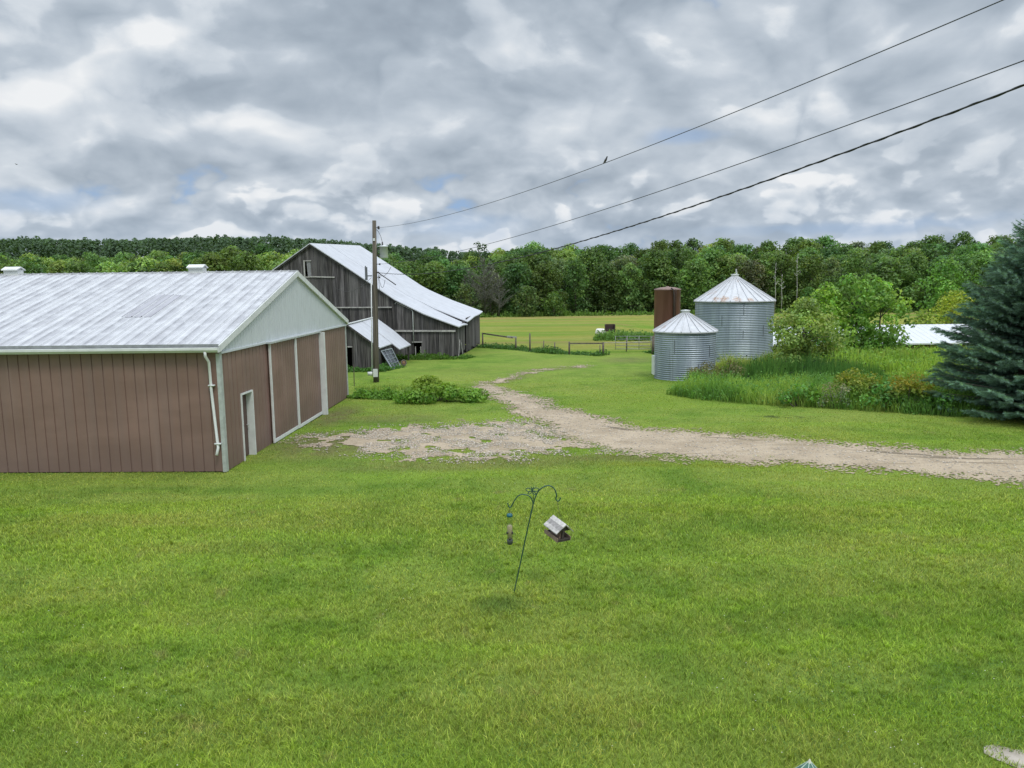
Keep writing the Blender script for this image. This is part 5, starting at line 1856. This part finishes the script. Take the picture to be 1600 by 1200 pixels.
mb.add([(x_ - 5.9, y_ - 7.4, -.06) for x_, y_ in outl] + [(x_ - 5.9, y_ - 7.4, .012) for x_, y_ in outl], [tuple(range(n_, 2 * n_)[::1]) and tuple(range(2 * n_ - 1, n_ - 1, -1))] + [(k_, (k_ + 1) % n_, n_ + (k_ + 1) % n_, n_ + k_) for k_ in range(n_)])
mb.build("slab", mt, sl_, False, .012)

# ------------------------------------------------------------------ bushes
def bush(name, label, loc, lobes, size, n_per, col, cat="bush", group=None, stems=6, mat="leaf_still", tip=None, rz=0.0):
    o = thing(name, label, cat, (loc[0], loc[1], H1(loc[0], loc[1])), rz, group)
    cs_ = [l[:3] for l in lobes]
    rs_ = [l[3] for l in lobes]
    v, f, c = lobe_leaves(cs_, rs_, n_per, size, col, fill=.3)
    if tip is not None:
        h = v[:, 2]
        k_ = np.clip((h - tip[1]) / (tip[2] - tip[1]), 0, 1)[:, None] * (.4 + .6 * rng.random((len(v) // 4, 1))).repeat(4, 0)
        c = c * (1 - k_) + np.array(tip[0]) * (.7 + .6 * rng.random((len(v) // 4, 1))).repeat(4, 0) * k_
    np_mesh("foliage", v, f, MATS[mat], o, c)
    mb = MB()
    for k_ in range(stems):
        l = lobes[k_ % len(lobes)]
        mb.tube([(l[0] * .3, l[1] * .3, -.05), (l[0] * .7, l[1] * .7, l[2] * .5), (l[0], l[1], l[2])], [.03, .022, .01], 5)
    mb.build("stems", MATS["bark"], o, True)
    return o


def blob(n, rx, ry, rz, zc, r, seed):
    q = random.Random(seed)
    L_ = []
    for _ in range(n):
        a, u = q.random() * 6.283, q.random() ** .5
        x_, y_ = math.cos(a) * rx * u, math.sin(a) * ry * u
        top = zc + rz * math.sqrt(max(0, 1 - u * u)) * q.uniform(.35, 1)
        L_.append((x_, y_, max(top, r * .6), r * q.uniform(.75, 1.25)))
    return L_


bush("vine_bush", "sprawling vine covered green bush at the bend of the driveway", (-3.35, 34.3), blob(44, 2.1, .9, .55, .12, .3, 3) + [(-1.0, .5, .75, .34), (-.7, .5, .92, .32), (-.3, .4, .85, .34), (.9, -.2, .4, .32), (1.6, -.7, .28, .28), (1.95, -.9, .18, .2)], .13, 1500, (.095, .175, .024), "bush", tip=((.27, .34, .045), .35, .95))
bush("brush_heap", "brown twiggy brush growing at the foot of the smaller grain bin", (10.9, 39.2), blob(26, 1.7, .7, .95, .15, .32, 8), .11, 600, (.105, .115, .045), "brush", tip=((.17, .13, .07), .5, 1.0))
bush("shrub", "round shrub with golden brown tops, left one of two in the tall grass", (14.7, 31.6), blob(26, .95, .8, 1.15, .35, .34, 12), .11, 800, (.065, .125, .02), "shrub", "shrubs in the tall grass bed", tip=((.34, .31, .03), .55, 1.2))
bush("shrub", "round shrub with rusty orange tops, right one nearer the blue spruce", (16.15, 30.3), blob(26, .95, .8, 1.1, .35, .34, 13), .11, 800, (.055, .115, .018), "shrub", "shrubs in the tall grass bed", tip=((.36, .28, .03), .55, 1.15))
bush("leafy_weed", "pale leafy weed clump in front of the tall grass bed, left of the golden shrub", (12.3, 31.5), blob(14, 1.0, .5, .7, .2, .3, 14), .13, 600, (.075, .155, .026), "weed clump", "leafy weeds at the lawn edge")
bush("leafy_weed", "pale leafy weed clump between the golden shrub and the orange topped shrub", (15.25, 30.2), blob(14, .8, .5, .8, .2, .3, 15), .13, 600, (.07, .145, .024), "weed clump", "leafy weeds at the lawn edge")
bush("leafy_weed", "leafy weed clump close to the skirt of the blue spruce", (16.9, 29.2), blob(12, .6, .5, .6, .2, .28, 16), .12, 600, (.065, .14, .02), "weed clump", "leafy weeds at the lawn edge")
# pale field bindweed, pinkish
bush("flowering_weed", "greyish weed with pinkish heads leaning out between the two shrubs", (13.6, 31.0), blob(10, .55, .4, .85, .2, .24, 17), .09, 700, (.13, .15, .075), "weed clump", None, tip=((.33, .22, .18), .6, 1.2))

# ------------------------------------------------------------------ trees
def limb_tree(mb, H, base_r, lobes, nl, q, lean_=(0, 0)):
    """trunk with limbs reaching into some of the foliage masses"""
    top = Vector((lean_[0], lean_[1], H * .82))
    mb.tube([(0, 0, -.3), (lean_[0] * .1, lean_[1] * .1, H * .2), (lean_[0] * .5, lean_[1] * .5, H * .5), tuple(top)], [base_r * 1.15, base_r * .85, base_r * .5, base_r * .12], 8)
    for k_ in range(nl):
        l = lobes[q.randrange(len(lobes))]
        s_ = min(max(l[2] - H * q.uniform(.12, .25), H * .12), H * .7)
        A = Vector((lean_[0] * s_ / H, lean_[1] * s_ / H, s_))
        B_ = Vector(l[:3])
        M_ = A.lerp(B_, .5) + Vector((q.uniform(-.3, .3), q.uniform(-.3, .3), q.uniform(0, .5)))
        mb.tube([A, M_, B_], [base_r * .34, base_r * .22, base_r * .07], 5)


def crown_lobes(q, H, R, base, n, shape="round", lr=.3):
    L_ = []
    for k_ in range(n):
        u = (k_ + q.random()) / n
        z_ = base + (H - base) * u
        if shape == "round":
            env = math.sin(math.pi * min(1, (.12 + .88 * u))) ** .6
        elif shape == "dome":
            env = (1 - max(0, u - .45) ** 2 * 2.6) * (.8 + .2 * min(1, u * 3))
        elif shape == "tall":
            env = (1 - u) ** .55 * (.55 + .45 * min(1, u * 4))
        elif shape == "vase":
            env = (.35 + .75 * u) * (1 - max(0, u - .75) * 2.6)
        else:
            env = 1 - u
        rr = R * max(env, .12)
        a = k_ * 2.399 + q.uniform(-.5, .5)
        d_ = rr * (q.random() ** .5) * .95
        L_.append((math.cos(a) * d_, math.sin(a) * d_, z_ - R * lr * .3, R * lr * q.uniform(.75, 1.25)))
    return L_


def make_tree(name, label, cat, seed, H, R, base, n, shape, size, n_per, col, trunk="bark", tr=.22, lr=.3, group=None, lobejit=.2, limbs=9, fill=.22, mat="leaf", lean_=(0, 0), upb=.25, loc=None):
    q = random.Random(seed)
    o = thing(name, label, cat, (0, 0, 0) if loc is None else (loc[0], loc[1], H1(*loc)), 0, group)
    L_ = crown_lobes(q, H, R, base, n, shape, lr)
    v, f, c = lobe_leaves([l[:3] for l in L_], [l[3] for l in L_], n_per, size, col, lobejit=lobejit, fill=fill, upb=upb)
    np_mesh("crown", v, f, MATS[mat], o, c)
    mb = MB()
    limb_tree(mb, H, tr, L_, limbs, q, lean_)
    mb.build("trunk", MATS[trunk], o, True)
    return o


# nearer trees right of the bins
make_tree("willow_tree", "feathery olive green willow just right of the larger grain bin", "tree", 5, 4.1, 2.1, .3, 60, "round", .17, 420, (.155, .20, .045), tr=.1, lr=.27, fill=.6, mat="leaf_still", loc=(17.15, 43.8), limbs=20)
make_tree("poplar_tree", "bright green young poplar, left part of the clump before the low barn", "tree", 6, 6.2, 2.2, .6, 44, "round", .26, 190, (.115, .19, .034), tr=.12, lr=.27, fill=.45, mat="leaf_still", loc=(24.6, 58.5), limbs=16, group="bright young trees before the low barn")
make_tree("poplar_tree", "tallest bright green poplar in the clump before the low barn", "tree", 7, 7.3, 2.4, .8, 56, "vase", .27, 180, (.11, .185, .034), tr=.13, lr=.26, fill=.45, mat="leaf_still", loc=(27.4, 59.5), limbs=18, group="bright young trees before the low barn")
make_tree("poplar_tree", "bright green poplar at the open end of the clump, beside the bare white roof", "tree", 8, 6.8, 2.3, .8, 52, "round", .27, 180, (.115, .19, .036), tr=.13, lr=.26, fill=.45, mat="leaf_still", loc=(29.6, 60.2), limbs=18, group="bright young trees before the low barn")
make_tree("young_tree", "low dark leafy thicket under the poplars along the low barn", "tree", 9, 2.6, 2.2, .2, 30, "round", .24, 110, (.05, .11, .018), tr=.08, lr=.3, fill=.4, mat="leaf_still", loc=(23.2, 57.0))
make_tree("young_tree", "low leafy thicket under the tallest poplar before the low barn", "tree", 10, 2.4, 2.2, .2, 30, "round", .24, 110, (.06, .125, .02), tr=.08, lr=.3, fill=.4, mat="leaf_still", loc=(28.6, 57.5))
make_tree("round_tree", "round fresh green tree behind the low barn roof, left of the spruce", "tree", 11, 10.4, 3.7, 1.4, 60, "round", .36, 60, (.085, .155, .022), tr=.2, lr=.27, mat="leaf_still", loc=(55.0, 95))
make_tree("yellow_tree", "low yellow green tree over the end of the low barn roof", "tree", 12, 6.6, 3.0, .6, 40, "round", .3, 70, (.165, .19, .018), tr=.14, lr=.3, mat="leaf_still", loc=(50.2, 85.5))
make_tree("yellow_tree", "smaller yellow green bush beside the yellow tree behind the low barn", "tree", 13, 4.6, 2.2, .4, 26, "round", .28, 70, (.13, .165, .02), tr=.12, lr=.32, mat="leaf_still", loc=(46.2, 84))

# ------------------------------------------------------------------ blue spruce
def spruce(name, label, loc, H, R, seed):
    q = random.Random(seed)
    o = thing(name, label, "spruce", (loc[0], loc[1], H1(*loc)))
    mb = MB()
    mb.tube([(0, 0, -.2), (0, 0, H * .5), (0, 0, H)], [.2, .11, .015], 10)
    C_, D_, S_, K_ = [], [], [], []   # sprig base, direction, length, colour
    z_ = .25
    while z_ < H - .15:
        u = z_ / H
        L = R * (1 - u) ** .82 * (1.0 if u > .06 else .9)
        nb_ = int(9 + 8 * (1 - u))
        off = q.random() * 6.28
        for k_ in range(nb_):
            a = off + 6.283 * k_ / nb_ + q.uniform(-.25, .25)
            l = L * q.uniform(.80, 1.06)
            d0 = Vector((math.cos(a), math.sin(a), 0))
            sd = Vector((-math.sin(a), math.cos(a), 0))
            zz = z_ + q.uniform(-.10, .10)
            rise = .42 * u - .03 - .16 * (1 - u)
            pt = lambda s_: d0 * (l * s_) + Vector((0, 0, zz + l * (rise * s_ - .05 * math.sin(math.pi * min(1, s_)) + .10 * s_ ** 3)))
            mb.tube([pt(0), pt(.5), pt(1)], [.03 * (1 - u) + .012, .016, .006], 4, False)
            tone = q.uniform(.7, 1.25)
            ns = max(4, int(l / .10))
            for i_ in range(ns):
                s_ = .18 + .82 * (i_ + q.random()) / ns
                p_ = pt(s_)
                tw = min(.66, .36 * l) * (1.05 - s_ * .30)
                for side in (-1, 1):
                    dr_ = (d0 * q.uniform(.55, 1.0) + sd * side * q.uniform(.6, 1.1) + Vector((0, 0, q.uniform(-.20, .06)))).normalized()
                    nseg = max(1, int(tw / .15))
                    for g_ in range(nseg):
                        C_.append(p_ + dr_ * (tw * g_ / nseg))
                        D_.append((dr_ + Vector((q.uniform(-.25, .25), q.uniform(-.25, .25), q.uniform(-.18, .22)))).normalized())
                        S_.append(q.uniform(.15, .25))
                        K_.append(tone * q.uniform(.75, 1.25) * (1.15 if g_ == nseg - 1 else .85))
            C_.append(pt(1))
            D_.append((pt(1) - pt(.8)).normalized())
            S_.append(.24)
            K_.append(tone * 1.2)
        z_ += q.uniform(.30, .44) * (1.1 - .55 * u)
    C_ = np.array(C_)
    D_ = np.array(D_)
    S_ = np.array(S_)
    K_ = np.array(K_)
    n = len(C_)
    print("spruce sprigs", n)
    rn = rng.normal(size=(n, 3))
    u1 = np.cross(D_, rn)
    u1 /= np.linalg.norm(u1, axis=1, keepdims=True)
    u2 = np.cross(D_, u1)
    V_, F_, K2 = [], [], []
    # every sprig: needles as narrow triangles standing out round a twig
    NN = 14
    for k_ in range(NN):
        an = k_ * 2.4 + rng.random(n) * .6
        ou = u1 * np.cos(an)[:, None] + u2 * np.sin(an)[:, None]
        s0 = (k_ + .2) / NN
        b0 = C_ + D_ * (S_ * s0 * .85)[:, None]
        nl = (.085 + .03 * rng.random(n))[:, None]
        tip = b0 + (D_ * .72 + ou * .75) * nl
        wv = np.cross(D_, ou) * .013
        V_.append(np.stack([b0 - wv, b0 + wv, tip], 1))
    V_ = np.stack(V_, 1).reshape(-1, 3)
    F_ = np.arange(len(V_)).reshape(-1, 3)
    base = np.array([.135, .235, .185])
    kk = np.repeat(K_, NN * 3)[:, None]
    cc = base * kk * (.85 + .3 * rng.random((n * NN, 1))).repeat(3, 0)
    lite = (rng.random((n, 1)) < .12).repeat(NN * 3, 0)
    cc = np.where(lite, cc * np.array([1.6, 1.55, 1.5]), cc)
    # twig cores
    w1 = u1 * .012
    tv = np.stack([C_ - w1, C_ + w1, C_ + D_ * S_[:, None]], 1).reshape(-1, 3)
    tf_ = np.arange(len(tv)).reshape(-1, 3) + len(V_)
    tcx = np.repeat(base[None] * .6, len(tv), 0)
    np_mesh("needles", np.concatenate([V_, tv]), np.concatenate([F_, tf_]), MATS["leaf_still"], o, np.concatenate([cc, tcx]))
    mb.build("trunk", MATS["bark"], o, True)
    return o


spruce("blue_spruce", "big dense blue green spruce standing beside the driveway", (20.6, 29.2), 8.1, 4.6, 4)

# ------------------------------------------------------------------ the forest
G_ = "trees of the forest beyond the hay field"
LS = .62
protos = []
specs = [  # H, R, base, lobes, shape, leaf, per, colour
    (13.0, 5.4, .6, 96, "dome", .60, 30, (0.056, 0.107, 0.025)),
    (13.8, 4.8, .8, 96, "dome", .58, 30, (0.049, 0.096, 0.025)),
    (12.4, 5.6, .5, 96, "dome", .60, 30, (0.085, 0.143, 0.033)),
    (12.0, 4.6, .6, 84, "dome", .52, 34, (0.069, 0.107, 0.045)),
    (13.4, 4.6, .6, 96, "dome", .55, 32, (0.062, 0.119, 0.031)),
    (12.8, 5.8, .5, 104, "dome", .60, 28, (0.045, 0.090, 0.022)),
    (12.6, 5.0, .6, 90, "dome", .58, 30, (0.100, 0.153, 0.035)),
    (12.0, 4.8, .6, 84, "dome", .52, 32, (0.080, 0.099, 0.051)),
]
for k_, (H_, Rr, ba, nl_, sh, sz_, pr, col_) in enumerate(specs):
    protos.append(make_tree("forest_tree", "x", "tree", 100 + k_, H_, Rr, ba, nl_, sh, sz_, pr, col_, tr=.25, lr=.25, group=G_, lobejit=.26, limbs=6))
KINDS = ["broad dark green", "tall dark", "broad light green", "grey green", "tall mid green", "wide deep green", "spreading yellow green", "dull olive"]
used = [False] * len(protos)
rows = [(166, 6.2, .86, .95), (175, 6.2, .95, 1.05), (187, 6.6, .95, 1.05), (203, 7.0, .98, 1.08), (222, 7.4, .98, 1.1), (246, 8.2, 1.0, 1.12)]
fr = random.Random(77)
ntree = 0


def where(px):
    if px < 430:
        return "behind the machine shed"
    if px < 760:
        return "behind the old barn"
    if px < 1020:
        return "between barn and bins"
    if px < 1230:
        return "behind the grain bins"
    return "behind the low barn"


def plant(x, y, k_, s_, row):
    global ntree
    o = protos[k_] if not used[k_] else copy_tree(protos[k_])
    used[k_] = True
    o.location = (x, y, H1(x, y) - .2)
    o.rotation_euler = (0, 0, fr.random() * 6.28)
    o.scale = (s_ * fr.uniform(.9, 1.12), s_ * fr.uniform(.9, 1.12), s_)
    px = 800 + FPX * x / y
    rown = "front" if row == 0 else ("middle" if row < 3 else "back")
    o["label"] = f"{KINDS[k_]} tree, {rown} of the forest {where(px)}"
    ntree += 1


for r_i, (D0, stp, s0, s1) in enumerate(rows):
    x = -.80 * D0
    while x < .80 * D0:
        left = x < -25
        D1 = D0 - (18 if left else 0) + 5 * math.sin(x * .06 + r_i)
        y = D1 + fr.uniform(-3, 3)
        if x / y > .30:
            wts = [4, 3, .8, 3, 3, 4, .3, 2]
        elif x / y < -.2:
            wts = [1.5, 1, 5, 1, 2.5, 1.5, 5, .8] if r_i > 0 else [4, 1.5, 2, 1, 2, 4, 1, .6]
        else:
            wts = [4, 2, 2.4, 1, 3, 4, 1.6, .8] if r_i > 0 else [5, 2, 1.5, 1.4, 3, 5, .8, .5]
        k_ = fr.choices(range(8), wts)[0]
        s_ = fr.uniform(s0, s1) * (1.03 + .03 * sst(-.25, .05, x / y)) * (.92 + .17 * vnoise(np.array([x]), np.array([y]), 22, 61)[0])
        if -.16 < x / y < -.02:
            s_ *= .93
        plant(x, y, k_, s_, r_i)
        x += stp * fr.uniform(.8, 1.2) * (1.25 if r_i > 3 else 1)
print("forest trees", ntree)


def twig_tree(name, label, loc, H, R, seed, mat, n=26, tr=.16, grp=None, bare_to=.15):
    """leafless tree: forked limbs and fine twigs"""
    q = random.Random(seed)
    o = thing(name, label, "tree", (loc[0], loc[1], H1(*loc)), 0, grp)
    mb = MB()
    mb.tube([(0, 0, -.2), (.1, 0, H * .4), (-.1, .1, H * .75), (0, 0, H)], [tr, tr * .8, tr * .5, .03], 7)
    mb.build("trunk", MATS[mat], o, True)
    mb = MB()
    for k_ in range(n):
        u = bare_to + (1 - bare_to) * (k_ + q.random()) / n
        a = q.random() * 6.283
        l = R * (1.25 - u) * q.uniform(.6, 1.1)
        A = Vector((0, 0, H * u * .95))
        B_ = A + Vector((math.cos(a) * l, math.sin(a) * l, l * q.uniform(.5, 1.1)))
        mb.tube([A, A.lerp(B_, .5) + Vector((0, 0, -.15 * l)), B_], [.07, .05, .022], 4, False)
        for j_ in range(9):
            s_ = q.uniform(.3, 1)
            P_ = A.lerp(B_, s_)
            a2 = a + q.uniform(-1.3, 1.3)
            l2 = l * q.uniform(.2, .5)
            mb.tube([P_, P_ + Vector((math.cos(a2) * l2, math.sin(a2) * l2, l2 * q.uniform(.1, 1.0)))], [.035, .015], 3, False)
    mb.build("branches", MATS[mat], o)
    return o


MATS["grey_twig"] = simple("grey twigs", (.125, .128, .105), .9, 0, .2, 2)
twig_tree("dead_tree", "bare grey dead tree at the forest edge right of the old barn", (-5.6, 160.5), 12.5, 4.4, 31, "grey_twig", 70, grp="bare grey trees at the forest edge")
twig_tree("dead_tree", "smaller bare grey tree beside the dead tree at the forest edge", (-2.6, 159.5), 9.0, 3.0, 32, "grey_twig", 50, grp="bare grey trees at the forest edge")
twig_tree("dead_tree", "bare grey tree tight behind the end of the old barn roof", (-8.8, 160.5), 10.0, 3.2, 33, "grey_twig", 50, grp="bare grey trees at the forest edge")
for (x, y, h, lab) in ((59.5, 157, 12.4, "taller slim white birch trunk at the forest edge right of the bins"), (55.2, 157.5, 10.6, "second slim white birch trunk, left of the taller one"), (56.4, 157, 8.2, "leaning short white birch trunk low at the forest edge")):
    twig_tree("birch_tree", lab, (x, y), h, 1.2, int(x * 10), "pale_bark", 7, .085, "white birches at the forest edge", .6)
for k_, (x, y, h, r_, col_, lab) in enumerate(((-9.5, 157.5, 7.0, 3.0, (.07, .10, .035), "grey green willow scrub at the field edge left of the dead tree"),
                                              (3.2, 157.5, 6.4, 3.2, (.062, .095, .032), "grey green willow scrub at the field edge right of the dead tree"),
                                              (9.0, 158.5, 5.0, 2.6, (.06, .105, .025), "low scrub at the field edge before the big dark trees"),
                                              (62, 156, 5.2, 3.0, (.05, .10, .018), "low dark scrub right of the birches at the forest edge"),
                                              (67, 155, 6.2, 3.2, (.06, .11, .02), "bushy scrub behind the willow at the forest edge"),
                                              (49.5, 158, 5.0, 2.8, (.045, .09, .016), "low dark scrub behind the larger grain bin"))):
    make_tree("scrub_tree", lab, "shrub", 300 + k_, h, r_, .2, 40, "round", .45, 40, col_, tr=.12, lr=.3, mat="leaf_still", loc=(x, y), group="scrub along the forest edge")
# one dark crown standing over the rest, left of centre
sk = make_tree("tall_tree", "tall dark tree rising above the forest roof right of the barn", "tree", 400, 16.8, 3.2, 3, 60, "vase", .55, 32, (.036, .07, .018), loc=(-7.5, 193), lr=.24, lobejit=.3)

# pines along the skyline far behind, one mass
PV, PF, PC, b0 = [], [], [], 0
pr_ = random.Random(9)
pine_n = 0
for x in np.arange(-330, 40, 2.2):
    for row in range(5):
        xx = x + pr_.uniform(-2, 2)
        yy_ = 366 + row * 9 + pr_.uniform(-5, 5)
        if pr_.random() < .15:
            continue
        H_ = (10.8 + 2.6 * float(vnoise(np.array([xx]), np.array([0.0]), 25, 3)[0]) + pr_.uniform(0, .9) + (1.2 if pr_.random() < .06 else 0))
        z0 = H1(xx, yy_)
        n = 80
        u = rng.random(n) ** .7
        rr = np.clip(1.06 - u, 0, 1) ** .5 * H_ * pr_.uniform(.22, .30) * (.55 + .45 * np.minimum(1, u * 4))
        a = rng.random(n) * 6.283
        w_ = np.sqrt(rng.random(n)) * .6 + .4
        c = np.stack([xx + np.cos(a) * rr * w_, yy_ + np.sin(a) * rr * w_, z0 + 1.5 + (H_ - 1.5) * u], -1)
        col_ = np.array([.095, .155, .075]) * pr_.uniform(.85, 1.2) * (.7 + .6 * rng.random((n, 1)))
        v, f, cc = leaf_quads(c, np.stack([np.cos(a), np.sin(a), .5 + rng.random(n)], -1) + rng.normal(size=(n, 3)) * .3, 1.0 + .8 * rng.random(n), col_, .8)
        PV.append(v)
        PF.append(f + b0)
        PC.append(cc)
        b0 += len(v)
o = np_mesh("distant_pine_forest", np.concatenate(PV), np.concatenate(PF), MATS["leaf_still"], None, np.concatenate(PC))
tag(o, "dark line of pines along the far skyline", "forest", None, "stuff")
